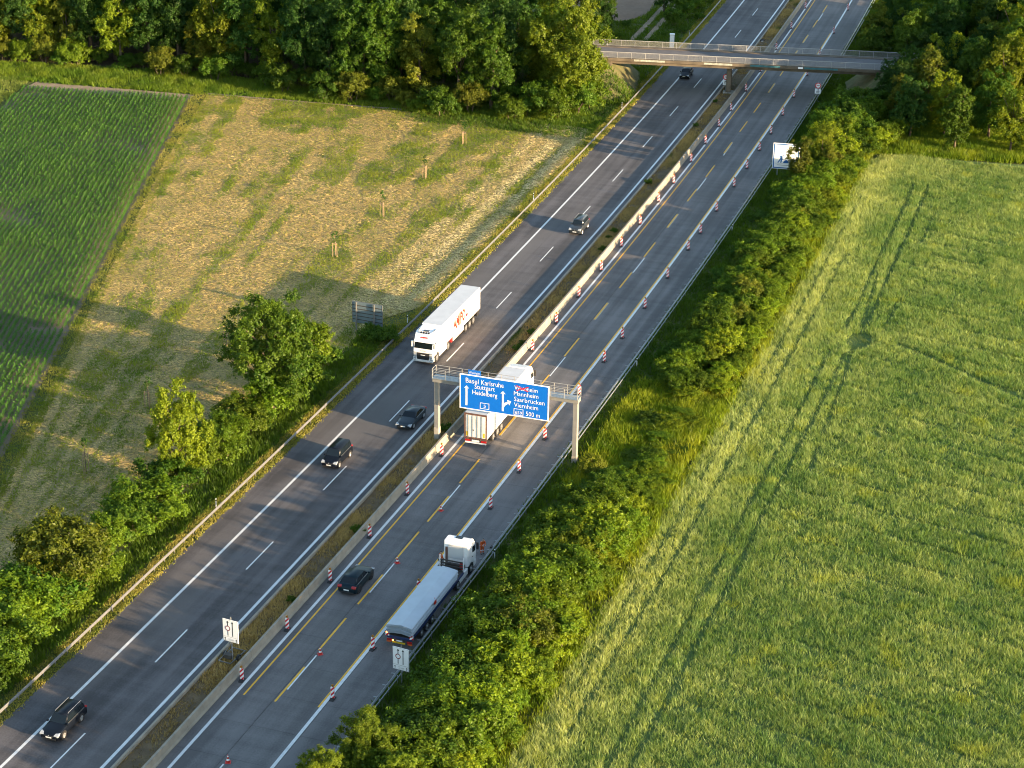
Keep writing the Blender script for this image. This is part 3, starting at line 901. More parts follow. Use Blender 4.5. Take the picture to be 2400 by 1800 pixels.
TREES = {   # H, R, crown base, lobes, leaves, leaf size, colours
    'round_dark': make_tree('t', 1, 17, 5.4, .6, 80, 36400, 0.312, *DARK, trunk_r=.30, lobe=(.18, .32)),
    'round_mid': make_tree('t', 2, 16, 5.0, .4, 76, 35000, 0.303, *MID, trunk_r=.28, lobe=(.18, .32)),
    'tall_mid': make_tree('t', 3, 19, 4.5, 1.0, 80, 36400, 0.312, *MID, trunk_r=.28, top=.7, lobe=(.18, .34)),
    'loose_light': make_tree('t', 4, 15, 4.6, .4, 60, 23800, 0.303, *SUNNY, trunk_r=.22, lobe=(.15, .30), limbs=14),
    'olive': make_tree('t', 5, 14, 3.8, .3, 60, 23800, 0.271, *OLIVE, trunk_r=.2, top=.75, limbs=9, lobe=(.16, .30)),
    'tall_dark': make_tree('t', 6, 20, 4.9, 1.2, 84, 36400, 0.312, *DARK, trunk_r=.30, top=.65, lobe=(.18, .34)),
    'bare_stem': make_tree('t', 7, 18, 5.0, 6.0, 56, 25200, 0.303, *MID, trunk_r=.26, limbs=16, lobe=(.18, .34)),
    'big_round': make_tree('t', 8, 15.5, 6.6, .4, 130, 66000, .285, (.064, .118, .008), (.135, .182, .012), trunk_r=.35, lobe=(.14, .26), top=.85),
    'dense_oak': make_tree('t', 9, 14, 5.4, .3, 110, 44000, .27, (.030, .074, .007), (.088, .136, .010), trunk_r=.32, lobe=(.15, .27), shell=.7),
}
SL = dict(lobe=(.20, .36), shell=.62, up=.85, mat=M['leaf_shrub'])
SHRUBS = {
    'broad': make_tree('s', 11, 3.4, 2.4, .05, 48, 14000, 0.172, *MID, trunk_r=.06, stems=3, limbs=6, **SL),
    'upright': make_tree('s', 12, 4.4, 2.1, .1, 50, 14000, 0.172, *LIGHT, trunk_r=.06, stems=3, limbs=6, top=.7, **SL),
    'yellow': make_tree('s', 13, 3.2, 2.2, .05, 46, 13300, 0.172, *YELL, trunk_r=.06, stems=3, limbs=6, **SL),
    'low': make_tree('s', 14, 1.7, 1.7, .02, 30, 6440, 0.148, *MID, trunk_r=.04, stems=3, limbs=3, **SL),
    'willow': make_tree('s', 15, 3.8, 2.3, .05, 52, 14000, 0.156, *OLIVE, trunk_r=.05, stems=4, limbs=8, drape=0, **SL),
    'dense': make_tree('s', 16, 3.0, 2.4, .02, 56, 15399, 0.156, *LIGHT, trunk_r=.06, stems=3, limbs=4, **SL),
}


def plant(name, kind, lib, x, y, sc, rz, label, cat, group=None, z=0.0, sz=1.0):
    o = thing(name, label, cat, (x, y, z), rz, group)
    o.scale = (sc, sc, sc * sz)
    cm, tm = lib[kind]
    put('crown', cm, o)
    put('trunk' if cat == 'tree' else 'stem', tm, o)
    return o


prng = random.Random(77)
KIND_T = {'round_dark': 'dark round-headed', 'round_mid': 'mid-green round-headed', 'tall_mid': 'tall mid-green', 'loose_light': 'loose light-green',
          'olive': 'olive-tinted', 'tall_dark': 'tall dark', 'bare_stem': 'bare-stemmed', 'dense_oak': 'dense', 'big_round': 'broad bright-green'}
# ---- the wood on the left: front row read off the photograph (pixel x, kind, height)
front = [(-75, 'round_mid', 15), (0, 'loose_light', 15.5), (62, 'tall_dark', 17), (108, 'loose_light', 14.5), (160, 'olive', 13.5), (215, 'round_dark', 16), (285, 'loose_light', 15.5), (352, 'tall_dark', 18),
         (420, 'round_dark', 16), (470, 'olive', 12), (520, 'loose_light', 16), (575, 'tall_dark', 18), (640, 'loose_light', 15), (715, 'tall_dark', 18), (775, 'round_dark', 16.5), (850, 'round_mid', 17), (905, 'tall_mid', 17),
         (985, 'olive', 15.5), (1075, 'bare_stem', 17.5), (1150, 'round_mid', 16)]
xs_, ys_ = [-130, 0, 250, 500, 800, 1000, 1200, 1420], [125, 138, 160, 182, 232, 262, 275, 250]
cnt = {}
HT = {k: (max(v.co.z for v in TREES[k][0].vertices)) for k in TREES}
for i, (px, kd, hh) in enumerate(front):
    py = float(np.interp(px, xs_, ys_)) - 12
    x, y = ground_at(px, py)
    n = cnt.get(kd, 0); cnt[kd] = n + 1
    plant('forest_tree', kd, TREES, x, y + prng.uniform(0, 2), hh / HT[kd], prng.uniform(0, 6.28),
          f'{KIND_T[kd]} tree fronting the left wood, {ORD[n]} such from the left', 'tree', 'trees along the edge of the left wood')
x, y = ground_at(1300, 262)
plant('field_tree', 'big_round', TREES, x + 1.5, y + 3.5, 20.2 / HT['big_round'], 1.0, 'big bright round tree at the wood corner, beside the left end of the bridge', 'tree')
for i in range(34):
    px = -90 + i * 40 + prng.uniform(-14, 14)
    py = float(np.interp(px, xs_, ys_)) + prng.uniform(-12, 8)
    x, y = ground_at(px, py)
    plant('edge_bush', prng.choice(['broad', 'low', 'dense', 'broad', 'willow']), SHRUBS, x, y, prng.uniform(.7, 1.5), prng.uniform(0, 6.28), f'green bush at the foot of the left wood, {nth(i)} to the left edge', 'shrub', 'bushes at the foot of the left wood')
for k, (px, py, kd, r) in enumerate(((1255, 268, 'broad', 1.7), (1300, 276, 'dense', 1.8), (1345, 268, 'broad', 1.7), (1375, 252, 'dense', 1.6))):
    x, y = ground_at(px, py)
    plant('edge_bush', kd, SHRUBS, x, y, r, prng.uniform(0, 6), f'green bush at the foot of the big bright corner tree, {ORD[k]} from the left', 'shrub', 'bushes under the corner tree')
cnt = {}
for row, (dy, nn, x0) in enumerate(((9, 15, -102), (19, 15, -106), (31, 15, -110), (45, 13, -112))):
    for i in range(nn):
        x = x0 + i * (7.6) + prng.uniform(-1.6, 1.6)
        yb = float(np.interp(x, [-100, -91, -52, -29, -4, 8], [356, 354, 348, 336, 328, 330]))
        y = yb + dy + prng.uniform(-2.5, 2.5)
        s_, o_ = SO(x, y)
        if o_ > -19 - .25 * (s_ - 170) or x > -4 + (18 if row == 0 else 0) - 3 * row: continue
        kd = prng.choice(['round_dark', 'tall_dark', 'round_mid', 'tall_mid', 'tall_dark', 'bare_stem', 'loose_light'])
        n = cnt.get((row, kd), 0); cnt[(row, kd)] = n + 1
        plant('forest_tree', kd, TREES, float(x), float(y), prng.uniform(.92, 1.15), prng.uniform(0, 6.28),
              f'{KIND_T[kd]} tree in the left wood, row {["two", "three", "four", "five"][row]}, {ORD[n]} from left', 'tree', 'trees inside the left wood')
# trees left of the motorway beyond the bridge
for px, py, kd, hh, lab in ((1215, 120, 'tall_dark', 19, 'tall dark tree just left of and behind the big bright corner tree'), (1180, 60, 'round_dark', 18, 'dark tree far behind the big bright corner tree'), (1290, 120, 'tall_mid', 18, 'tall tree right behind the big bright corner tree'), (1120, 90, 'tall_dark', 19, 'tall dark tree at the right rear of the left wood'), (1395, 92, 'round_dark', 11, 'dark tree behind the big bright tree, left of the dirt track'), (1350, 60, 'olive', 13, 'olive tree behind the big bright tree'), (1420, 70, 'tall_mid', 9, 'slim mid-green tree between the bright tree and the ploughed field'),
                            (1556, 32, 'tall_dark', 9.5, 'small dark tree standing beside the dirt track beyond the bridge')):
    x, y = ground_at(px, py)
    plant('field_tree', kd, TREES, x, y, hh / HT[kd], prng.uniform(0, 6), lab, 'tree')
n = 0
for px, py, kd, hh in ((1470, 62, 'low', 2.2), (1580, 60, 'broad', 3.2), (1605, 40, 'broad', 4.0), (1630, 20, 'dense', 3.6), (1655, 5, 'broad', 3.4), (1600, 75, 'low', 2.0), (1560, 84, 'low', 1.8), (1640, 45, 'low', 2.2), (1685, -10, 'dense', 3.4), (1455, 90, 'low', 1.6), (1530, 98, 'low', 1.6)):
    x, y = ground_at(px, py)
    plant('roadside_shrub', kd, SHRUBS, x, y, hh / 3.3, prng.uniform(0, 6), f'green shrub beyond the bridge, left of the motorway, {ORD[n]} counted', 'shrub', 'shrubs beyond the bridge')
    n += 1
# ---- the wood on the right
n = 0
kinds = ['round_dark', 'tall_dark', 'round_mid', 'loose_light', 'tall_mid', 'round_dark', 'olive']
cnt = {}
for i in range(12):
    for j in range(10):
        s_ = 172 + i * 6.3 + prng.uniform(-1.6, 1.6); o_ = 29 + j * 5.8 + prng.uniform(-1.6, 1.6)
        if i == 0 and j == 0: continue
        x, y = W2(s_, o_)
        if y < 326 - .1 * (x - 56) or x > 125: continue
        if 184 < s_ < 204 and o_ < 40: continue
        kd = prng.choice(kinds if o_ < 48 else ['loose_light', 'round_mid', 'olive', 'loose_light', 'round_dark'])
        k = cnt.get(kd, 0); cnt[kd] = k + 1
        hh = (11.5 if o_ < 38 else 14) * prng.uniform(.85, 1.15)
        plant('forest_tree', kd, TREES, float(x), float(y), hh / HT[kd], prng.uniform(0, 6.28), f'{KIND_T[kd]} tree of the right wood, {nth(k)} such to the road', 'tree', 'trees of the right wood')
for s_, o_, kd, hh, lab in ((180, 36.5, 'olive', 9, 'olive tree lit in the middle of the right wood edge'), (187, 34, 'round_dark', 9.5, 'dark tree covering the right end of the bridge'), (206, 36, 'round_dark', 10, 'dark tree behind the right end of the bridge'),
                            (178, 44, 'loose_light', 11, 'yellow-green tree at the front of the right wood'), (178.5, 51, 'round_mid', 12, 'bushy tree at the front right of the right wood'), (197, 42.5, 'tall_dark', 12, 'dark tree right of the bridge end, second row'),
                            (189.5, 35.0, 'round_dark', 9.5, 'dark tree standing right in front of the right bridge end', ), (183, 36.5, 'tall_dark', 10.5, 'tall dark tree left of the olive tree in the right wood'), (175, 39, 'round_dark', 10.5, 'dark bushy tree at the left front corner of the right wood'), (171, 46.5, 'tall_mid', 11, 'mid-green tree at the very front of the right wood'), (172, 55, 'loose_light', 11, 'light tree at the front of the right wood near the photo edge'), (172, 63, 'round_dark', 12, 'dark tree at the front of the right wood at the photo edge'), (192, 37, 'round_mid', 11, 'mid-green tree behind the dark tree at the bridge end'), (217, 28, 'round_dark', 10, 'dark tree overhanging the road beyond the bridge'), (232, 28, 'tall_dark', 11, 'tall dark tree by the road beyond the bridge'), (247, 28.5, 'round_mid', 10, 'mid-green tree by the road near the top of the photo')):
    x, y = W2(s_, o_)
    plant('forest_tree', kd, TREES, float(x), float(y), hh / HT[kd], prng.uniform(0, 6), lab, 'tree', 'trees of the right wood')
n = 0
for i in range(17):     # low scrub in front of the right wood
    px = 2000 + i * 28 + prng.uniform(-8, 8); py = 285 + .05 * (px - 2000) + prng.uniform(-12, 10)
    x, y = ground_at(px, py)
    kd = prng.choice(['dense', 'broad', 'low', 'yellow'])
    plant('scrub_bush', kd, SHRUBS, x, y, prng.uniform(.55, .95), prng.uniform(0, 6), f'scrub bush at the foot of the right wood, {ORD[i]} from the left', 'shrub', 'scrub at the foot of the right wood')
for k, (s_, o_, kd, r, z_) in enumerate(((182, 26.0, 'broad', 1.1, .6), (184, 28.5, 'broad', 1.1, .6), (182.5, 31.5, 'broad', 1.3, .8), (180, 25.5, 'dense', 1.1, .7), (161, 27.5, 'yellow', 1.5, 1.1), (165, 29.5, 'upright', 1.35, .95), (158, 31, 'yellow', 1.3, 1.0), (169, 27, 'dense', 1.5, 1.1), (171, 31, 'broad', 1.5, 1.0), (163, 33, 'dense', 1.3, .9), (174, 28.5, 'broad', 1.6, 1.1), (177, 31.5, 'dense', 1.5, 1.1), (167, 34.5, 'yellow', 1.2, .9), (181, 28.5, 'broad', 1.5, 1.1), (183, 33, 'broad', 1.5, 1.0), (172, 36, 'dense', 1.3, .9))):
    x, y = W2(s_, o_)
    plant('tall_shrub', kd, SHRUBS, float(x), float(y), r, prng.uniform(0, 6), f'large bright shrub between the construction sign and the bridge end, {nth(k)}', 'shrub', 'large shrubs below the bridge end', sz=z_)
# ---- the hedge between the right guardrail and the wheat
def hprof(s):
    return float(np.interp(s, [-60, -16, -8, 10, 32, 40, 47, 62, 68, 76, 110, 140, 150, 170], [4.2, 4.4, 4.4, 4.6, 4.1, 2.0, 1.2, 1.3, 2.6, 3.1, 3.2, 2.9, 3.4, 4.0]))


i = 0
s_ = -44.0
while s_ < 172:
    step = prng.uniform(1.9, 2.6)
    for o0, f, kds in ((25.8, .5, ['low', 'broad', 'low']), (28.0, .95, ['broad', 'upright', 'dense', 'dense']), (30.0, 1.0, ['dense', 'upright', 'willow', 'yellow', 'dense', 'dense']), (31.9, .68, ['yellow', 'dense', 'yellow', 'dense'])):
        if o0 < 26 and (prng.random() < .6 or s_ < -10): continue
        if prng.random() < .14: continue
        ss, oo = s_ + prng.uniform(-1, 1), o0 + prng.uniform(-.7, .7)
        if s_ > 66: oo += -.4 + (.8 if o0 > 30 else 0)
        hh = hprof(ss) * f * prng.uniform(.74, 1.15)
        if hh < .7: continue
        if 40 < ss < 66 and prng.random() < .35: continue
        if 145.5 < ss < 150 and oo < 26: continue
        kd = prng.choice(kds)
        x, y = W2(ss, oo)
        base = {'broad': 3.4, 'upright': 4.4, 'yellow': 3.2, 'low': 1.7, 'willow': 3.8, 'dense': 3.0}[kd]
        sc = hh / base
        r = max(sc * 1.12, .8 if kd != 'low' else .6)
        o = plant('hedge_shrub', kd, SHRUBS, float(x), float(y), r, prng.uniform(0, 6.28), '', 'shrub', 'shrubs of the hedge beside the wheat field', sz=sc / r)
        o['label'] = f'{dict(broad="broad green", upright="upright light-green", yellow="yellow-green", low="low green", willow="olive twiggy", dense="dense bright")[kd]} shrub in the roadside hedge by the wheat, {nth(i)}'
        i += 1
    s_ += step
# taller trees of the hedge
for s_, o_, kd, hh, lab, sz in ((-16.8, 25.0, 'big_round', 7.4, 'bright bushy tree at the bottom edge of the photo, left of the hedge', 1), (-21, 23.4, 'big_round', 6.0, 'bushy tree cut off by the bottom edge of the photo', 1), (-19.5, 29.2, 'big_round', 5.8, 'bushy tree in the hedge at the bottom edge, right of the other two', 1),
                                (145.2, 26.5, 'olive', 8.0, 'olive tree in front of the white and blue construction sign', 1), (152, 28.8, 'loose_light', 7.0, 'yellow-green tree just behind the olive tree by the construction sign', 1), (158, 28.5, 'loose_light', 6.2, 'bright tree in the hedge below the right end of the bridge', 1), (150, 30.0, 'olive', 5.6, 'small olive tree on the wheat side of the construction sign', 1)):
    x, y = W2(s_, o_)
    plant('hedge_tree', kd, TREES, float(x), float(y), hh / HT[kd], prng.uniform(0, 6), lab, 'tree', None, sz=sz)
x, y = W2(42.5, 25.2)
plant('young_tree', 'willow', SHRUBS, float(x), float(y), 2.6 / 3.8, 1.0, 'thin twiggy young tree beside the right gantry post', 'shrub')
# ---- trees and bushes along the left verge, read off the photograph (2400 px)
lt = [(640, 962, 'dense_oak', TREES, 14.6, .98, 'dense dark round tree left of the road, tallest on the left verge'), (722, 868, 'upright', SHRUBS, 5.6, 1.0, 'light bushy tree right of the tall dark tree'),
      (625, 985, 'upright', SHRUBS, 5.2, 1.1, 'bright bush in front of the tall dark tree'), (685, 925, 'broad', SHRUBS, 4.2, 1.1, 'green bush between the tall dark tree and the guardrail'), (575, 1010, 'dense', SHRUBS, 3.4, 1.1, 'bright low bush left of the tall dark tree foot'),
      (425, 1150, 'loose_light', TREES, 12.4, .66, 'slender yellow-green tree on the left verge'), (515, 1075, 'dense', SHRUBS, 4.0, 1.0, 'bright round bush right of the slender yellow-green tree'), (470, 1110, 'upright', SHRUBS, 3.8, 1.0, 'green bush beside the slender yellow-green tree'),
      (395, 1175, 'broad', SHRUBS, 4.0, 1.1, 'green bush in front of the slender yellow-green tree'), (345, 1225, 'dense', SHRUBS, 4.0, 1.15, 'dense green bush between the slender tree and the open-branched tree'), (300, 1260, 'broad', SHRUBS, 3.6, 1.1, 'broad bush below the slender yellow-green tree'), (248, 1305, 'upright', SHRUBS, 4.0, 1.0, 'bright bush right of the open-branched tree'),
      (150, 1385, 'willow', SHRUBS, 7.0, 1.0, 'open-branched yellowish tree on the lower left verge'), (205, 1360, 'dense', SHRUBS, 3.4, 1.15, 'dense bush at the foot of the open-branched tree'), (85, 1445, 'broad', SHRUBS, 4.4, 1.2, 'broad leafy bush near the left edge of the photo'), (140, 1425, 'dense', SHRUBS, 3.4, 1.1, 'dense bush below the open-branched tree'),
      (20, 1500, 'dense', SHRUBS, 4.6, 1.2, 'large dense bush at the left edge of the photo'), (-30, 1560, 'broad', SHRUBS, 4.4, 1.2, 'bush half outside the left edge of the photo'), (50, 1485, 'upright', SHRUBS, 3.4, 1.0, 'bright bush beside the large bush at the left edge'), (-10, 1600, 'low', SHRUBS, 2.0, 1.2, 'low bush in the lower left corner'),
      (130, 735 + 0, None, None, 0, 0, ''), (910, 800, 'low', SHRUBS, 1.3, 1.0, 'low dark bush at the foot of the grey sign back, right'), (872, 795, 'low', SHRUBS, 1.5, 1.0, 'low dark bush at the foot of the grey sign back, left'), (600, 1005, 'low', SHRUBS, 1.8, 1.2, 'low bush in the grass below the tall dark tree'), (760, 850, 'low', SHRUBS, 1.6, 1.1, 'low bush right of the light bushy tree')]
for px, py, kd, lib, hh, wf, lab in lt:
    if not kd: continue
    x, y = ground_at(px, py)
    if lib is SHRUBS: hh *= 1.12
    h0 = HT[kd] if lib is TREES else {'broad': 3.4, 'upright': 4.4, 'yellow': 3.2, 'low': 1.7, 'willow': 3.8, 'dense': 3.0}[kd]
    q = hh / h0
    if lib is TREES and kd == 'loose_light': r = q * .85
    else: r = q * wf * (1.08 if lib is SHRUBS else 1)
    plant('verge_tree' if lib is TREES or hh > 6 else 'verge_bush', kd, lib, x, y, r, prng.uniform(0, 6.28), lab, 'tree' if lib is TREES or hh > 6 else 'shrub', 'trees and bushes of the left verge', sz=q / r)
# ---- green clumps on the median
for k, (px, py) in enumerate(((1258, 815), (1268, 830), (1440, 545), (1425, 560), (1290, 790), (1415, 590), (1512, 430), (1620, 295), (1675, 240), (1048, 1010), (683, 1410), (870, 1255))):
    x, y = ground_at(px, py)
    s_, o_ = SO(x, y)
    x, y = W2(s_, min(7.0, max(5.4, float(o_))))
    plant('median_weed', 'low', SHRUBS, float(x), float(y), prng.uniform(.28, .5), prng.uniform(0, 6), f'green weed clump on the brown median strip, {nth(k)}', 'plant', 'weeds on the median strip', sz=.9)
# ================================================================== barriers and rails
def extrude_road(name, prof, s0, s1, step, mat, parent, o_c, smooth=False):
    """closed profile [(do, z)] swept along the road at offset o_c"""
    n = max(1, int(round((s1 - s0) / step))); k = len(prof)
    ss = np.linspace(s0, s1, n + 1); v = []
    for s in ss:
        for do, z in prof: v.append(W(s, o_c + do, z))
    f = [(i * k + j, i * k + (j + 1) % k, (i + 1) * k + (j + 1) % k, (i + 1) * k + j) for i in range(n) for j in range(k)]
    f += [tuple(range(k - 1, -1, -1)), tuple(range(n * k, (n + 1) * k))]
    me = bpy.data.meshes.new(name); me.from_pydata(v, [], f); me.materials.append(mat)
    bm = bmesh.new(); bm.from_mesh(me); bmesh.ops.recalc_face_normals(bm, faces=bm.faces); bm.to_mesh(me); bm.free()
    return put(name, me, parent)


t = thing('concrete_barrier', 'long concrete step barrier along the right side of the median', 'barrier')
prof = [(-.32, 0), (.32, 0), (.32, .08), (.20, .26), (.11, .86), (-.11, .86), (-.20, .26), (-.32, .08)]
for i in range(54):
    s0 = -44.6 + i * 6.0
    extrude_road('barrier_element', prof, s0 + .012, s0 + 5.988, 3, M['concrete_b'], t, 7.62)
t = thing('median_kerb', 'low pale concrete kerb wall on the left side of the median', 'kerb')
prof = [(-.13, -.05), (.13, -.05), (.12, .36), (-.10, .36)]
for i in range(54):
    s0 = -44.0 + i * 6.0
    extrude_road('kerb_element', prof, s0 + .012, s0 + 5.988, 3, M['concrete_b'], t, 4.86)


def guardrail(label, o_c, side, s0, s1, mat, gap=2.0, double=False):
    t = thing('guardrail', label, 'guardrail')
    w = .06 * side
    prof = [(0, .44), (w, .50), (w, .55), (0, .60), (w, .65), (w, .70), (0, .76), (-.02 * side, .76), (w - .02 * side, .70), (w - .02 * side, .65), (-.02 * side, .60), (w - .02 * side, .55), (w - .02 * side, .50), (-.02 * side, .44)]
    n = int((s1 - s0) / 4)
    for i in range(n):
        extrude_road('rail', prof, s0 + i * 4 + .01, s0 + i * 4 + 4 - .01, 2, mat, t, o_c)
    if double:
        extrude_road('back_rail', [(a - .42 * side, z) for a, z in ((0, .60), (.05, .60), (.05, .74), (0, .74))], s0, s1, 4, mat, t, o_c)
    pm = MB().box(-.05, .05, -.03, .03, -.2, .72).mesh('post', mat)
    sm = MB().box(-.04, .04, 0, .40, .60, .68).mesh('spacer', mat)
    k = 0
    s = s0 + .5
    while s < s1:
        p = put('post', pm, t); p.location = W(s, o_c - (.14 if not double else .30) * side); p.rotation_euler.z = TH(s)
        if double:
            q = put('spacer', sm, t); q.location = W(s + .3, o_c - .01 * side); q.rotation_euler.z = TH(s) + (0 if side < 0 else PI)
        s += gap
    return t


guardrail('pale steel guardrail along the left edge of the left carriageway', -7.85, 1, -44, 290, M['steelw'], 2.0)
guardrail('grey steel guardrail with spacers along the right edge of the right carriageway', 21.05, -1, -44, 290, M['steel'], 2.0, True)

# ================================================================== striped beacons and cones
def make_beacon():
    t = thing('traffic_beacon', 'x', 'beacon')
    MB().prism([(-.42, 0), (.42, 0), (.38, .06), (.16, .12), (-.16, .12), (-.38, .06)], -.2, .2).build('base', M['rubber'], t)
    MB().box(-.06, .06, -.165, .165, .12, 1.22).build('panel', M['stripe'], t, bevel=.02)
    lb = MB(); lb.cyl((0, 0, 1.26), .05, .08); lb.cyl((0, .0, 1.39), .11, .10, axis='x', n=14)
    lb.build('lamp', M['amber'], t)
    return t


BL = [-5.97, 3.22, 12.72, 22.26, 32.18, 41.99, 52.2, 62.3, 72.62, 81.93, 91.36, 101.49, 111.29, 120.96, 131.26, 140.26, 151.17, 161.02, 170.87, 180.34, 192.84, 206.03, 221.79, 238.26, 255.29, 270]
BR = [-5.89, 2.84, 13.77, 32.27, 41.14, 49.73, 62.27, 72.35, 80.15, 90.61, 101.94, 113.14, 120.21, 130.15, 141.78, 150.92, 160.51, 169.79, 180.69, 191.83, 206.17, 220.31, 237.15, 256.36, 272]
b0 = make_beacon()
first = True
for row, (lst, of) in enumerate(((BL, lambda s: 8.52 + .35 * min(1, max(0, (s - 60) / 100))), (BR, lambda s: 17.15 if s < 25 else 17.62 - .5 * min(1, max(0, (s - 170) / 40))))):
    for i, s in enumerate(lst):
        o = b0 if first else copy_tree(b0)
        first = False
        o.location = W(s, of(s)); o.rotation_euler.z = TH(s) + prng.uniform(-.12, .12)
        tag(o, f'striped beacon, {nth(i)} of the row ' + ('by the concrete barrier' if row == 0 else 'along the right shoulder line'), 'beacon', 'striped beacons by the barrier' if row == 0 else 'striped beacons along the right shoulder')


def make_cone():
    t = thing('traffic_cone', 'x', 'cone')
    MB().box(-.24, .24, -.24, .24, 0, .05).build('base', M['red'], t, bevel=.02)
    c = MB()
    zs = [.05, .22, .38, .54, .66, .75]; r = lambda z: .17 - .15 * (z - .05) / .7
    for i in range(5):
        c.mi = i % 2
        c.tube([(0, 0, zs[i]), (0, 0, zs[i + 1])], [r(zs[i]), r(zs[i + 1])], 14, cap=i == 4)
    c.build('body', [M['orange_red'], M['reflex']], t, smooth=False)
    return t


c0 = make_cone()
for i, s in enumerate((-17.56, .41, 18.33, 30.0)):
    o = c0 if i == 0 else copy_tree(c0)
    o.location = W(s, 13.08 if s < 25 else 13.06); o.rotation_euler.z = .3 * i
    tag(o, 'red and white traffic cone on the lane line, ' + ('at the bottom edge of the photo', 'nearest the parked flatbed lorry tail', 'left of the parked flatbed lorry cab', 'furthest up the road')[i], 'cone', 'cones on the lane line')

# delineator posts
def make_delin():
    t = thing('marker_post', 'x', 'post')
    MB().prism([(-.06, -.05), (.06, -.05), (0, .07)], 0, .72, 'z').build('shaft', M['sign_white'], t)
    MB().prism([(-.063, -.053), (.063, -.053), (0, .073)], .72, .92, 'z').build('band', M['sign_black'], t)
    MB().prism([(-.06, -.05), (.06, -.05), (0, .07)], .92, 1.02, 'z').build('cap', M['sign_white'], t)
    return t


d0 = make_delin()
for i, (s, o_) in enumerate(((22.6, -8.55), (75.65, -8.75), (125.8, -8.5), (175.5, -8.5), (226.2, -8.35), (240, -9.5), (72.5, 21.6), (122.5, 21.6), (22.5, 21.6))):
    o = d0 if i == 0 else copy_tree(d0)
    o.location = W(s, o_); o.rotation_euler.z = TH(s) - PI / 2
    tag(o, 'white marker post with black band behind the ' + ('left guardrail, ' + nth(i) if i < 6 else 'right guardrail, ' + ('above the gantry', 'far up the road', 'beside the parked lorry')[i - 6]), 'post', 'marker posts behind the guardrails')

# ================================================================== sign gantry
SG = 45.6
g = thing('sign_gantry', 'overhead sign gantry with a big blue direction sign across the right carriageway', 'sign gantry', W(SG, 0), TH(SG) - PI / 2)
for xo, zb in ((6.62, -.1), (22.35, -.9)):
    MB().box(xo - .26, xo + .26, -.27, .27, zb + 1.6, 6.98).build('post', M['gantry'], g, bevel=.03)
    MB().box(xo - .29, xo + .29, -.30, .30, zb, zb + 1.6).build('post_foot', M['concrete'], g, bevel=.03)
MB().box(6.25, 22.72, -.48, .48, 6.98, 7.42).build('beam', M['gantry'], g, bevel=.03)
MB().box(6.25, 22.72, -.62, .62, 7.422, 7.47).build('walkway', M['steel'], g)
for yy in (-.58, .58):
    r = MB()
    for z in (7.85, 8.2, 8.55): r.tube([(6.28, yy, z), (22.69, yy, z)], .028, 5)
    ro = r.build('railing', M['rail_paint'], g)
    pm = MB().box(-.03, .03, -.025, .025, 7.47, 8.57).mesh('railing_post', M['rail_paint'])
    for k in range(12):
        p = put('railing_post', pm, ro); p.location = (6.3 + k * 1.488, yy + .003, 0)
for xx in (6.28, 22.69):
    r = MB()
    for z in (7.85, 8.2, 8.55): r.tube([(xx, -.58, z), (xx, .58, z)], .028, 5)
    r.build('end_railing', M['rail_paint'], g)
# board 9.62..19.62, z 4.75..8.75
BX, BZ, BW, BH, BY = 9.62, 4.72, 10.0, 4.0, -1.0
board = MB().box(BX, BX + BW, BY, BY + .06, BZ, BZ + BH).build('sign_board', M['blue_sign'], g)
fr = MB(); e = .09
for a in ((BX - .02, BX + BW + .02, BZ - .02, BZ + e), (BX - .02, BX + BW + .02, BZ + BH - e, BZ + BH + .02), (BX - .02, BX + e, BZ + e, BZ + BH - e), (BX + BW - e, BX + BW + .02, BZ + e, BZ + BH - e)):
    fr.box(a[0], a[1], BY - .012, BY + .08, a[2], a[3])
fr.build('border', M['sign_white'], board)
for k in range(4):
    xx = BX + 1.2 + k * 2.55
    MB().box(xx - .05, xx + .05, BY + .07, -.49, 5.2, 5.3).box(xx - .05, xx + .05, BY + .07, -.49, 7.1, 7.2).box(xx - .05, xx + .05, BY + .065, BY + .16, 4.8, 8.7).build('bracket', M['steel'], g)


def on_board(body, u0, u1, vb, cap, mat='sign_white', y=-.012):
    return letters('lettering', body, BX + u0 * BW, BX + u1 * BW, BZ + (1 - vb) * BH, cap, M[mat], board, BY + y)


on_board('Basel', .067, .212, .235, .58); on_board('Karlsruhe', .243, .495, .235, .58)
on_board('Stuttgart', .168, .398, .378, .54); on_board('Heidelberg', .142, .425, .55, .54)
on_board('Weinheim', .617, .875, .23, .52); on_board('Mannheim', .612, .885, .395, .52)
on_board('Saarbrücken', .615, .955, .56, .52); on_board('Viernheim', .615, .885, .73, .52)
on_board('500 m', .75, .905, .94, .52); on_board('5', .27, .297, .89, .34); on_board('659', .627, .705, .93, .36)


def flat(name, polys, mat, parent, y):
    mb = MB()
    for p in polys: mb._add([(a, y, b) for a, b in p], [tuple(range(len(p)))])
    return mb.build(name, mat, parent)


def uv(u, v): return (BX + u * BW, BZ + (1 - v) * BH)
def arrow(u, v0, v1, w=.011, hw=.030, hl=.085):
    return [[uv(u - w, v0), uv(u + w, v0), uv(u + w, v1 + hl * .8), uv(u - w, v1 + hl * .8)], [uv(u - hw, v1 + hl), uv(u, v1 + hl * .72), uv(u, v1)], [uv(u, v1 + hl * .72), uv(u + hw, v1 + hl), uv(u, v1)]]


